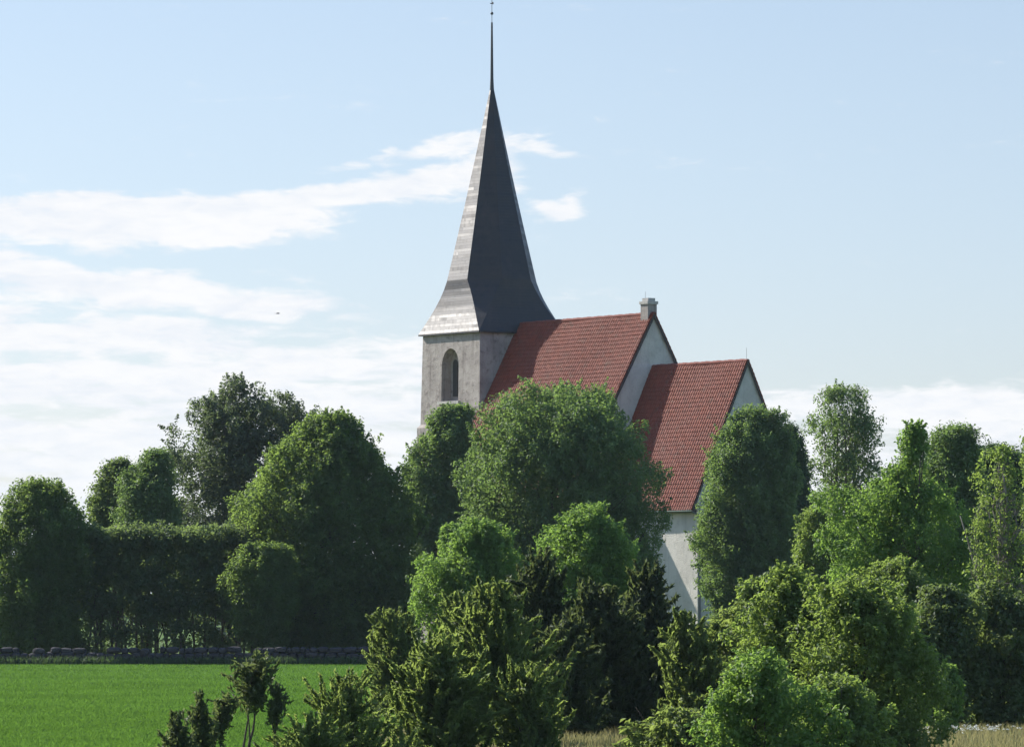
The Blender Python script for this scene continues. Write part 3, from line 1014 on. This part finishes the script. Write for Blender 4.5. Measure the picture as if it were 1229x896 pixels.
# ------------------------------------------------------------------ stone wall along the field
rng = np.random.default_rng(3)
bm = bmesh.new()
x = -34.0
wy = 282.6
for course, (z0, z1, dw) in enumerate(((0, 0.36, 0.42), (0.33, 0.68, 0.36), (0.64, 0.98, 0.30))):
    x = -36.0 + course * 0.2
    while x < -5.5:
        L_ = rng.uniform(0.22, 0.85)
        h0 = rng.uniform(-0.07, 0.05)
        if course == 2 and rng.random() < 0.08:
            x += L_
            continue
        d0 = dw * rng.uniform(0.9, 1.15)
        mat_ = Matrix.Translation((x + L_ / 2, wy, (z0 + z1) / 2 + h0)) @ Matrix.Rotation(rng.normal(0, 0.08), 4, 'Z') @ Matrix.Rotation(rng.normal(0, 0.05), 4, 'Y') @ Matrix.Diagonal((L_ * 1.02, d0 * 2, (z1 - z0) * 1.08, 1))
        res = bmesh.ops.create_icosphere(bm, subdivisions=2, radius=0.5)
        for v in res['verts']:
            c = v.co
            m_ = max(abs(c.x), abs(c.y), abs(c.z))
            c = c.lerp(c * (0.5 / m_), 0.62) + Vector(rng.normal(0, 0.02, 3))
            v.co = mat_ @ c
        x += L_
wall = from_bm('stone_wall', bm, M['slate_stone'])
tag(wall, 'low dark dry stone wall along the far edge of the green field', 'wall')

# pale slab glimpsed below the hedge
b = at(262, HORIZON, 303)
slab = empty('gravestone', (b.x, b.y, 0), 0.25)
tag(slab, 'pale upright gravestone glimpsed between the bare hedge stems', 'gravestone')
bm = bmesh.new(); arch_prism(bm, arch_outline(0, 0.28, 2.0, 0.52, 10, 0.6), -0.07, 0.07)
from_bm('slab', bm, M['white_plaster'], slab)
bm = bmesh.new(); add_box(bm, -0.65, 0.65, -0.2, 0.2, -0.05, 0.28)
from_bm('plinth', bm, M['pale_stone'], slab)

# ------------------------------------------------------------------ trees and shrubs
CY = 'churchyard trees on the left'
plant('broadleaf_tree', 'green tree cut off by the left edge of the picture', 'tree', -28, 291,
      [(600, -42, -10), (640, -72, 6), (700, -78, 12), (785, -60, 8)], 'lime', 0.30, 0.95, 3.0, girth=0.3, limbs=16)
plant('broadleaf_tree', 'round topped green tree at the far left standing before the flat hedge', 'tree', 48, 289,
      [(577, 36, 56), (590, 14, 84), (612, -2, 99), (650, -10, 107), (700, -14, 112), (760, -10, 113), (788, 2, 104)],
      'lime', 0.30, 0.85, 3.0, girth=0.32, limbs=18, gap=0.12)
plant('broadleaf_tree', 'small rounded tree leftmost above the flat hedge', 'tree', 140, 322,
      [(553, 134, 152), (570, 118, 164), (600, 107, 172), (650, 108, 176), (700, 112, 170)], 'maple', 0.32, 0.9, 3.0, girth=0.25)
plant('broadleaf_tree', 'twin topped lighter green tree above the flat hedge beside the dark tall tree', 'tree', 178, 318,
      [(541, 188, 197), (560, 160, 208), (580, 146, 212), (620, 140, 216), (700, 145, 214)], 'ash', 0.32, 0.9, 3.0, girth=0.25)
plant('maple_tree', 'tall dark bronze green tree with ragged top behind the flat hedge', 'tree', 282, 326,
      [(450, 286, 300), (462, 272, 318), (482, 245, 352), (496, 236, 364), (520, 228, 360), (556, 210, 350), (600, 197, 340), (650, 200, 335), (720, 215, 325)],
      'bronze', 0.34, 0.75, 2.4, girth=0.4, limbs=34, twigs=2, gap=0.30, core=0.10, ragged=0.25, widen=1.22, sprig=0.2)
plant('linden_tree', 'very large dense dome shaped tree behind the stone wall', 'tree', 392, 292,
      [(496, 398, 408), (505, 380, 424), (522, 352, 442), (550, 318, 464), (590, 288, 486), (630, 268, 503), (670, 262, 510), (710, 270, 512), (750, 284, 506), (790, 305, 488)],
      'lime', 0.33, 0.72, 4.2, girth=0.55, limbs=24, twigs=1, shell=0.24, lobe=0.145, ragged=0.05, core=0.5)
plant('round_bush', 'rounded sunlit bush at the left foot of the large dome shaped tree', 'bush', 306, 285.5,
      [(652, 306, 330), (662, 288, 346), (684, 272, 356), (712, 268, 358), (742, 280, 352), (768, 296, 344), (790, 304, 338)],
      'lime', 0.30, 0.6, 3.6, girth=0.12, stems=3, limbs=12)
plant('broadleaf_tree', 'slender green tree in front of the church tower', 'tree', 528, 324,
      [(487, 538, 560), (500, 518, 570), (530, 497, 573), (560, 484, 574), (600, 480, 572), (650, 486, 568), (720, 495, 560)],
      'ash', 0.32, 0.8, 3.0, girth=0.28, gap=0.15)
plant('ash_tree', 'broad round ash tree hiding the lower nave of the church', 'tree', 678, 292,
      [(461, 640, 690), (472, 610, 722), (488, 588, 752), (515, 566, 776), (550, 553, 790), (590, 550, 800), (630, 556, 804), (665, 566, 796), (700, 578, 784), (750, 595, 760)],
      'ash', 0.31, 0.75, 3.4, girth=0.36, stems=2, limbs=36, twigs=2, shell=0.30, gap=0.06, lobe=0.19, ragged=0.07)
plant('broadleaf_tree', 'dense upright tree with sunlit left edge in front of the chancel gable', 'tree', 900, 302,
      [(490, 898, 932), (500, 878, 942), (518, 862, 948), (545, 848, 954), (590, 838, 960), (640, 833, 962), (690, 836, 956), (725, 848, 944), (780, 862, 930)],
      'ash', 0.28, 0.75, 3.4, girth=0.4, limbs=22, shell=0.30, lobe=0.22, ragged=0.08)
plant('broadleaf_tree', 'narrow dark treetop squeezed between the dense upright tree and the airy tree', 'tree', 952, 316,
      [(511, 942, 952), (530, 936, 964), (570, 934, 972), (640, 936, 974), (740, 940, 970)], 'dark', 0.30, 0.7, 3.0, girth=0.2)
plant('poplar_tree', 'airy tall tree with sky showing between its stems right of the church', 'tree', 1014, 338,
      [(462, 1004, 1032), (474, 986, 1046), (495, 970, 1056), (525, 962, 1064), (560, 960, 1067), (590, 964, 1065), (620, 970, 1062), (700, 985, 1050)],
      'ash', 0.30, 0.58, 1.1, girth=0.3, stems=4, limbs=44, twigs=2, gap=0.30, core=0.04, lobe=0.22, sprig=0.12)
plant('ash_tree', 'bright green slender ash with a pointed leader at the right', 'tree', 1078, 182,
      [(510, 1095, 1098), (526, 1090, 1104), (548, 1085, 1111), (570, 1074, 1122), (586, 1022, 1136), (604, 1000, 1142), (640, 990, 1148), (680, 992, 1150), (720, 1004, 1148), (780, 1015, 1140)],
      'bright', 0.21, 0.50, 2.2, girth=0.14, stems=3, limbs=44, twigs=2, gap=0.2, shell=0.42, lobe=0.19, ragged=0.28, widen=1.08, core=0.15)
plant('broadleaf_tree', 'dark green tree right behind the bright slender ash', 'tree', 1147, 242,
      [(512, 1140, 1160), (522, 1120, 1172), (545, 1110, 1178), (590, 1106, 1186), (650, 1105, 1190), (740, 1110, 1185)],
      'ash', 0.26, 0.7, 3.2, girth=0.26, limbs=20, shell=0.4)
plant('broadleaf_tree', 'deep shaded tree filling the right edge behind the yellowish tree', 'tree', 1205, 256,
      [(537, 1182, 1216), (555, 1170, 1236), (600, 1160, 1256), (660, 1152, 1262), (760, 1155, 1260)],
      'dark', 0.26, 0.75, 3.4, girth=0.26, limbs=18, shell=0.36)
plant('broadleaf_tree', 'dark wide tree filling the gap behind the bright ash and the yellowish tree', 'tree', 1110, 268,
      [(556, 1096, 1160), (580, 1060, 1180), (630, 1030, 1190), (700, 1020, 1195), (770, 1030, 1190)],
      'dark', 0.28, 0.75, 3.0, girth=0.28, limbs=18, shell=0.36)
plant('young_tree', 'sparse yellowish tree with bare grey branches near the right edge', 'tree', 1204, 176,
      [(534, 1184, 1206), (548, 1174, 1224), (575, 1168, 1232), (620, 1164, 1240), (665, 1160, 1240), (700, 1164, 1240), (760, 1175, 1236)],
      'yellow', 0.21, 0.42, 0.36, girth=0.19, stems=4, limbs=70, twigs=5, wood='grey_bark', gap=0.5, shell=0.5, core=0.0, lobe=0.20, ragged=0.2, sprig=0.12)
plant('young_tree', 'leafy sprig of a tree cut off by the right edge of the picture', 'tree', 1246, 186,
      [(512, 1236, 1250), (530, 1224, 1268), (580, 1228, 1275), (660, 1225, 1280), (760, 1232, 1270)], 'yellow', 0.20, 0.45, 1.5, girth=0.12, limbs=20, gap=0.2)
plant('shrub', 'yellow green leafy shrub below the airy tall tree', 'shrub', 985, 214,
      [(612, 972, 1000), (628, 956, 1012), (660, 951, 1016), (700, 958, 1020), (760, 966, 1016)], 'yellow', 0.22, 0.5, 2.8, girth=0.1, stems=3, gap=0.12)

plant('leafy_shrub', 'bright green tall shrub in front of the broad round ash tree', 'shrub', 704, 196,
      [(606, 694, 706), (620, 676, 734), (640, 656, 754), (668, 640, 768), (700, 632, 772), (740, 640, 770), (800, 652, 756)],
      'bright', 0.22, 0.52, 2.9, girth=0.13, stems=3, limbs=24, gap=0.15)
plant('leafy_shrub', 'bright green spreading shrub left of the tall bright shrub', 'shrub', 565, 204,
      [(628, 584, 606), (645, 545, 616), (664, 524, 622), (690, 497, 626), (712, 488, 628), (740, 500, 626), (790, 520, 616)],
      'bright', 0.22, 0.48, 2.5, girth=0.12, stems=3, limbs=26, gap=0.25)
plant('leafy_shrub', 'small leafy shoot poking up left of the broad round ash tree', 'shrub', 541, 212,
      [(630, 534, 548), (645, 528, 552), (665, 528, 556), (720, 530, 556), (790, 532, 556)], 'bright', 0.22, 0.4, 2.2, girth=0.08, limbs=8)

# junipers and scrub in the foreground
J = dict(style='plume', aspect=0.26, shell=0.5, deep=0.95)
plant('juniper', 'dark pointed juniper standing left among the central junipers', 'juniper', 642, 138,
      [(668, 640, 648), (690, 628, 662), (720, 617, 676), (760, 607, 690), (810, 600, 700), (868, 602, 704)], 'juniper', 0.30, 0.42, 4.2, girth=0.1, **J)
plant('juniper', 'dark broad juniper in the middle of the central junipers', 'juniper', 714, 136,
      [(706, 700, 716), (730, 688, 742), (770, 674, 760), (820, 664, 772), (872, 664, 774)], 'juniper', 0.30, 0.42, 4.2, girth=0.1, **J)
plant('juniper', 'dark tall juniper right of the central junipers before the white chancel wall', 'juniper', 772, 139,
      [(684, 774, 784), (700, 758, 794), (730, 744, 802), (770, 734, 812), (820, 726, 824), (872, 726, 828)], 'juniper', 0.30, 0.42, 4.4, girth=0.1, **J)
plant('juniper', 'olive green sunlit juniper with ragged spires left of the dark junipers', 'juniper', 590, 122,
      [(708, 584, 600), (730, 566, 620), (765, 552, 636), (810, 542, 648), (860, 536, 656), (905, 538, 656)], 'olive', 0.24, 0.36, 3.8, girth=0.08, **J)
plant('juniper', 'olive green lower juniper nearest the bottom edge at centre left', 'juniper', 522, 112,
      [(770, 520, 536), (790, 498, 556), (825, 480, 572), (865, 470, 584), (920, 470, 588)], 'olive', 0.22, 0.34, 3.6, girth=0.07, **J)
plant('juniper', 'feathery green juniper at the right end of the open field', 'juniper', 474, 158,
      [(738, 462, 476), (756, 448, 494), (785, 441, 508), (820, 440, 516), (862, 446, 516)], 'olive', 0.28, 0.40, 3.4, girth=0.08, **J)
plant('scrub_bush', 'low thin olive scrub beside the field at the bottom', 'bush', 415, 108,
      [(812, 404, 424), (832, 384, 446), (862, 362, 472), (890, 350, 486), (930, 345, 492)], 'olive', 0.17, 0.28, 1.7, girth=0.04, stems=4, limbs=22, twigs=2, gap=0.25, style='plume', aspect=0.25, shell=0.6)
plant('scrub_bush', 'small grey green scrub right of the olive juniper at the bottom edge', 'bush', 628, 112,
      [(800, 618, 640), (830, 606, 655), (870, 600, 668), (920, 600, 672)], 'olive', 0.2, 0.32, 3.2, girth=0.05, **J)
plant('small_juniper', 'small dark juniper with a bare stem and a tufted top before the field', 'juniper', 297, 102,
      [(784, 311, 315), (796, 290, 322), (812, 282, 325), (828, 281, 326), (842, 286, 320)], 'mid_juniper', 0.20, 0.22, 1.9, girth=0.045, stems=3, limbs=16, twigs=2, **J)
plant('small_juniper', 'little juniper sprig leaning right of the tufted juniper', 'juniper', 322, 101.5,
      [(826, 332, 338), (838, 326, 342), (852, 320, 341), (866, 318, 332)], 'mid_juniper', 0.18, 0.17, 2.0, girth=0.03, limbs=8, **J)
plant('small_juniper', 'thin juniper sprig leaning left of the tufted juniper', 'juniper', 262, 101,
      [(832, 269, 276), (846, 264, 280), (862, 256, 279), (878, 250, 270), (890, 248, 262)], 'mid_juniper', 0.18, 0.18, 2.0, girth=0.03, limbs=10, **J)
plant('small_juniper', 'upright narrow juniper sprig second from the left at the bottom edge', 'juniper', 241, 100,
      [(834, 239, 243), (850, 235, 247), (870, 230, 252), (895, 227, 257), (925, 225, 260)], 'mid_juniper', 0.18, 0.18, 2.0, girth=0.03, limbs=8, **J)
plant('small_juniper', 'short dark juniper tuft leftmost at the bottom edge of the field', 'juniper', 213, 99,
      [(860, 208, 219), (872, 204, 224), (890, 198, 226), (925, 192, 232)], 'mid_juniper', 0.18, 0.18, 2.0, girth=0.03, limbs=8, **J)

D_ = dict(style='droop', aspect=0.28, shell=0.5, deep=0.95)
plant('juniper', 'feathery juniper below the right corner of the white chancel wall', 'juniper', 832, 132,
      [(742, 814, 828), (762, 806, 850), (795, 800, 866), (840, 800, 878), (885, 804, 880)], 'olive', 0.24, 0.36, 3.6, girth=0.08, **J)
plant('juniper', 'drooping olive juniper beneath the dense upright tree', 'juniper', 884, 134,
      [(716, 882, 902), (736, 866, 918), (765, 854, 926), (810, 850, 930), (870, 850, 930)], 'olive', 0.26, 0.38, 3.4, girth=0.08, **D_)
plant('juniper', 'low arching juniper at the bottom edge below the dark junipers', 'juniper', 800, 114,
      [(842, 806, 830), (858, 778, 848), (880, 756, 862), (920, 745, 870)], 'olive', 0.22, 0.30, 3.4, girth=0.06, **D_)
plant('leafy_bush', 'sunlit glossy bush with the highest top in the right foreground', 'bush', 935, 118,
      [(684, 936, 950), (700, 918, 966), (728, 906, 984), (765, 896, 1000), (810, 888, 1008), (860, 882, 1010), (920, 885, 1010)],
      'yellow', 0.145, 0.30, 2.3, girth=0.05, stems=5, limbs=30, twigs=2, gap=0.15, aspect=0.55, widen=1.3, sprig=1.6)
plant('leafy_bush', 'broad yellow green bush filling the right foreground', 'bush', 1040, 116,
      [(700, 1005, 1050), (712, 985, 1072), (740, 972, 1092), (780, 966, 1104), (830, 964, 1108), (890, 968, 1100), (930, 970, 1090)],
      'yellow', 0.145, 0.32, 2.2, girth=0.05, stems=5, limbs=30, twigs=2, gap=0.13, aspect=0.55, widen=1.3, sprig=1.6)
plant('leafy_bush', 'fresh green low bush nearest at the bottom of the right foreground', 'bush', 905, 106,
      [(784, 896, 915), (800, 880, 940), (830, 870, 966), (868, 866, 985), (930, 868, 990)],
      'bright', 0.135, 0.26, 2.3, girth=0.04, stems=4, limbs=22, twigs=2, gap=0.15, aspect=0.55, widen=1.3, sprig=1.6)
plant('scrub_bush', 'grey green scrub bush right of the broad yellow green bush', 'bush', 1128, 142,
      [(706, 1118, 1138), (725, 1098, 1160), (760, 1088, 1172), (810, 1084, 1178), (868, 1088, 1176)],
      'scrub', 0.17, 0.36, 2.0, girth=0.06, stems=4, limbs=30, twigs=3, gap=0.2)
plant('scrub_bush', 'dark scrub bush at the right edge above the dry grass', 'bush', 1202, 143,
      [(700, 1180, 1204), (718, 1162, 1226), (755, 1152, 1248), (810, 1148, 1260), (872, 1152, 1262)],
      'scrub', 0.17, 0.36, 2.1, girth=0.06, stems=4, limbs=30, twigs=3, gap=0.12)
plant('leafy_bush', 'single upright green sapling among the shaded scrub at lower right', 'bush', 1136, 134,
      [(800, 1134, 1144), (825, 1126, 1150), (850, 1124, 1148), (876, 1126, 1142)], 'bright', 0.15, 0.22, 2.4, girth=0.03, stems=2, limbs=8)

plant('juniper', 'low dark juniper filling the gap between the two central junipers', 'juniper', 678, 131,
      [(752, 668, 684), (780, 656, 704), (820, 648, 716), (876, 648, 718)], 'juniper', 0.28, 0.40, 4.0, girth=0.07, **J)
plant('juniper', 'mixed green juniper leaning behind the olive juniper with ragged spires', 'juniper', 556, 146,
      [(722, 548, 560), (745, 530, 588), (790, 516, 606), (860, 510, 612)], 'olive', 0.28, 0.40, 3.6, girth=0.08, **J)
plant('scrub_bush', 'lowest olive scrub spreading along the bottom edge beside the sprigs', 'bush', 375, 101,
      [(862, 366, 384), (878, 350, 402), (900, 336, 416), (930, 330, 420)], 'olive', 0.16, 0.24, 1.8, girth=0.03, stems=4, limbs=16, style='plume', aspect=0.25, shell=0.6, gap=0.2)
plant('leafy_bush', 'yellow green bush between the drooping juniper and the glossy bush', 'bush', 905, 146,
      [(694, 916, 934), (712, 894, 950), (745, 884, 964), (800, 880, 968), (872, 882, 966)], 'yellow', 0.19, 0.36, 2.8, girth=0.06, stems=3, limbs=20, gap=0.12, widen=1.3, sprig=1.6)
plant('leafy_bush', 'taller yellow green bush behind the broad right foreground bush', 'bush', 1068, 150,
      [(672, 1058, 1082), (690, 1040, 1100), (725, 1024, 1116), (790, 1018, 1122), (868, 1024, 1116)], 'yellow', 0.19, 0.38, 2.6, girth=0.06, stems=3, limbs=24, gap=0.18, widen=1.3, sprig=1.6)
plant('leafy_bush', 'green bush in front of the dry grass under the broad yellow green bush', 'bush', 1000, 108,
      [(812, 990, 1012), (830, 972, 1034), (860, 962, 1046), (930, 960, 1050)], 'yellow', 0.13, 0.26, 3.0, girth=0.04, stems=4, limbs=20, gap=0.15, widen=1.3, sprig=1.6)
plant('scrub_bush', 'reddish stemmed low scrub under the corner of the white chancel wall', 'bush', 846, 138,
      [(752, 836, 850), (776, 822, 874), (820, 816, 884), (872, 818, 884)], 'scrub', 0.2, 0.34, 2.8, girth=0.05, stems=4, limbs=22)
# the flat topped hedge: a long clipped crown on bare stems
def hedge():
    rng = np.random.default_rng(77)
    a = at(98, HORIZON, 290); b_ = at(300, HORIZON, 290)
    root = empty('hedge', ((a.x + b_.x) / 2, 290, 0))
    tag(root, 'tall flat topped clipped hedge on bare stems behind the stone wall', 'hedge')
    half = (b_.x - a.x) / 2
    top = EYE + (HORIZON - 634) / FOCAL * 290
    n_cl = 800
    C = np.stack([rng.uniform(-half, half, n_cl), rng.uniform(-1.5, 1.5, n_cl), rng.uniform(0.5, top - 0.35, n_cl)], axis=1)
    thin = (C[:, 2] < 2.7) & (rng.random(n_cl) < 0.62)
    C = C[~thin]
    top_n = 160
    Ct = np.stack([rng.uniform(-half, half, top_n), rng.uniform(-1.5, 1.5, top_n), np.full(top_n, top - 0.38) + rng.normal(0, 0.17, top_n)], axis=1)
    C = np.concatenate([C, Ct])
    idx = np.repeat(np.arange(len(C)), 62)
    n = len(idx)
    d = rng.normal(size=(n, 3)); d /= np.linalg.norm(d, axis=1)[:, None]
    pos = C[idx] + d * (0.62 * rng.uniform(0, 1, n) ** 0.45)[:, None] * np.array([1, 0.9, 0.8])
    nr = d * 0.6 + np.array([0, 0, 0.5]) + rng.normal(0, 0.5, (n, 3))
    leaf_mesh('crown', pos, nr, 0.24, 0.55, rng, L['hedge'], root)
    for i in range(26):
        x = -half + (i + 0.5) * 2 * half / 26 + rng.normal(0, 0.12)
        y = rng.uniform(-0.7, 0.7)
        V = []; F = []
        hgt = rng.uniform(3.2, 4.6)
        lean = rng.normal(0, 0.25)
        v, f = tube_arrays([(x, y, -0.05), (x + lean * 0.2, y, hgt * 0.3), (x + lean * 0.6, y, hgt * 0.65), (x + lean, y, hgt)], [0.085, 0.07, 0.05, 0.02], 6)
        V = list(v); F = list(f)
        for q in range(3):
            zb = rng.uniform(0.9, 2.2)
            e = (x + rng.normal(0, 0.7), y + rng.normal(0, 0.4), zb + rng.uniform(0.8, 1.6))
            v, f = tube_arrays([(x + lean * 0.2, y, zb), ((x + e[0]) / 2 + 0.05, (y + e[1]) / 2, zb + (e[2] - zb) * 0.55), e], [0.04, 0.028, 0.01], 5)
            k = len(V); V += list(v); F += [tuple(j + k for j in q_) for q_ in f]
        from_lists('stem', V, F, M['bark'], root, smooth=True)


hedge()


# ------------------------------------------------------------------ grass
def blades(name, xy, hgt, width, mat, rng, lean=0.35, kind=True, z=0.0, parent=None):
    n = len(xy)
    h_ = hgt * rng.uniform(0.6, 1.3, n)
    ang = rng.uniform(0, 2 * math.pi, n)
    side = np.stack([np.cos(ang), np.sin(ang), np.zeros(n)], 1) * (width * rng.uniform(0.7, 1.3, n))[:, None] * 0.5
    ln = rng.normal(0, lean, (n, 2)) * h_[:, None]
    b = np.stack([xy[:, 0], xy[:, 1], np.full(n, z)], 1)
    m_ = b + np.stack([ln[:, 0] * 0.35, ln[:, 1] * 0.35, h_ * 0.6], 1)
    t = b + np.stack([ln[:, 0], ln[:, 1], h_], 1)
    V = np.stack([b - side, b + side, m_ + side * 0.8, m_ - side * 0.8, t], 1).reshape(-1, 3)
    i0 = (np.arange(n) * 5)[:, None]
    F = np.concatenate([i0, i0 + 1, i0 + 2, i0, i0 + 2, i0 + 3, i0 + 3, i0 + 2, i0 + 4], 1).reshape(-1)
    me = bpy.data.meshes.new(name)
    me.vertices.add(5 * n); me.vertices.foreach_set('co', V.astype(np.float32).ravel())
    me.loops.add(9 * n); me.loops.foreach_set('vertex_index', F.astype(np.int32))
    me.polygons.add(3 * n)
    me.polygons.foreach_set('loop_start', np.arange(0, 9 * n, 3, dtype=np.int32))
    me.polygons.foreach_set('loop_total', np.full(3 * n, 3, dtype=np.int32))
    me.update(calc_edges=True)
    return link_mesh(name, me, mat, parent)


rng = np.random.default_rng(9)
n = 330000
yy = 1.0 / rng.uniform(1 / 281.3, 1 / 112.0, n)
xx = rng.uniform(-0.118, -0.022, n) * yy
o = blades('crop', np.stack([xx, yy], 1), 0.09, 0.028, L['crop'], rng, 0.45)
tag(o, 'short bright green crop covering the open field', 'crop', None, 'stuff')

n = 26000
yy = rng.uniform(113, 138, n); xx = rng.uniform(-3.5, 15.5, n)
o = blades('dry_grass', np.stack([xx, yy], 1), 0.26, 0.018, L['straw'], rng, 0.35)
tag(o, 'dry straw coloured grass at the foot of the foreground bushes', 'grass', None, 'stuff')

n = 30000
yy = rng.uniform(284, 318, n); xx = rng.uniform(-38, 20, n)
o = blades('lawn_grass', np.stack([xx, yy], 1), 0.3, 0.07, L['yellow'], rng, 0.5)
tag(o, 'sunlit churchyard grass seen under the hedge', 'grass', None, 'stuff')

n = 3600
xx = rng.uniform(-36, -5.0, n); yy = rng.uniform(281.55, 282.1, n)
o = blades('verge_weeds', np.stack([xx, yy], 1), 0.45, 0.05, L['dark'], rng, 0.4)
tag(o, 'dark weeds growing along the foot of the stone wall', 'weeds', None, 'stuff')

# the far edge of the plain: a low wood several hundred metres off
rng = np.random.default_rng(31)
n = 34000
bx = rng.uniform(-190, 190, 260); by = rng.uniform(640, 700, 260); bh = rng.uniform(4.0, 8.0, 260)
bi = rng.integers(0, 260, n)
d = rng.normal(size=(n, 3)); d /= np.linalg.norm(d, axis=1)[:, None]
pos = np.stack([bx[bi], by[bi], bh[bi] * 0.52], 1) + d * np.stack([np.full(n, 4.2), np.full(n, 4.2), bh[bi] * 0.5], 1) * (rng.uniform(0, 1, n) ** 0.35)[:, None]
pos[:, 2] = np.maximum(pos[:, 2], 0.5)
o = leaf_mesh('distant_wood', pos, d + np.array([0, 0, 0.5]) + rng.normal(0, 0.4, (n, 3)), 1.0, 0.8, rng, L['dark'], None)
tag(o, 'low far off wood along the horizon behind the churchyard trees', 'wood', None, 'stuff')

# white flower heads in the dry grass
rng = np.random.default_rng(12)
pts = []
for cxp, dd, spread, k in ((1150, 131, 0.45, 34), (1186, 132, 0.3, 24), (1120, 129, 0.5, 10), (1090, 130, 0.6, 8)):
    c = at(cxp, HORIZON, dd)
    for i in range(k):
        pts.append((c.x + rng.normal(0, spread), c.y + rng.normal(0, 0.6), rng.uniform(0.22, 0.36)))
pts = np.array(pts)
idx = np.repeat(np.arange(len(pts)), 9)
pos = pts[idx] + rng.normal(0, 0.028, (len(idx), 3)) * np.array([1, 1, 0.4])
nr = np.array([0, 0, 1.0]) + rng.normal(0, 0.4, (len(idx), 3))
o = leaf_mesh('white_flowers', pos, nr, 0.04, 0.8, rng, L['petal'], None)
tag(o, 'scattered white flower heads in the dry grass at lower right', 'flowers', None, 'stuff')

# ------------------------------------------------------------------ a bird in the sky
b = at(333, 376, 300)
bird = empty('bird', b, 0.3)
bird.scale = (0.7, 0.7, 0.7)
tag(bird, 'tiny dark bird gliding in the sky left of the spire', 'bird')
bm = bmesh.new()
prof = [(-0.20, 0.004, 0.0), (-0.12, 0.022, 0.0), (0.0, 0.038, 0.0), (0.10, 0.030, 0.004), (0.15, 0.022, 0.012), (0.185, 0.012, 0.012), (0.21, 0.003, 0.008)]
rings = [[bm.verts.new((x, r_ * math.cos(q), dz_ + r_ * 0.85 * math.sin(q))) for q in [2 * math.pi * i / 8 for i in range(8)]] for x, r_, dz_ in prof]
for a, c in zip(rings, rings[1:]):
    for i in range(8): bm.faces.new((a[i], a[(i + 1) % 8], c[(i + 1) % 8], c[i]))
bm.faces.new(rings[0][::-1]); bm.faces.new(rings[-1])
for sg in (-1, 1):
    st = [(0.08, -0.06, 0.0, 0.02), (0.11, -0.05, 0.14, 0.07), (0.07, -0.05, 0.27, 0.05), (-0.02, -0.07, 0.38, 0.0)]
    up_ = [[bm.verts.new((f_, sg * yy_, zz_ + 0.006)), bm.verts.new((r_, sg * yy_, zz_ + 0.003)), bm.verts.new((r_, sg * yy_, zz_ - 0.003)), bm.verts.new((f_, sg * yy_, zz_ - 0.006))] for f_, r_, yy_, zz_ in st]
    for a, c in zip(up_, up_[1:]):
        for i in range(4): bm.faces.new((a[i], a[(i + 1) % 4], c[(i + 1) % 4], c[i]))
    bm.faces.new(up_[0][::-1]); bm.faces.new(up_[-1])
tl = [(-0.19, 0.0), (-0.30, -0.05), (-0.31, 0.05)]
add_prism(bm, [(x, y, -0.003) for x, y in tl], [(x, y, 0.003) for x, y in tl])
from_bm('body', bm, M['bird'], bird, True)
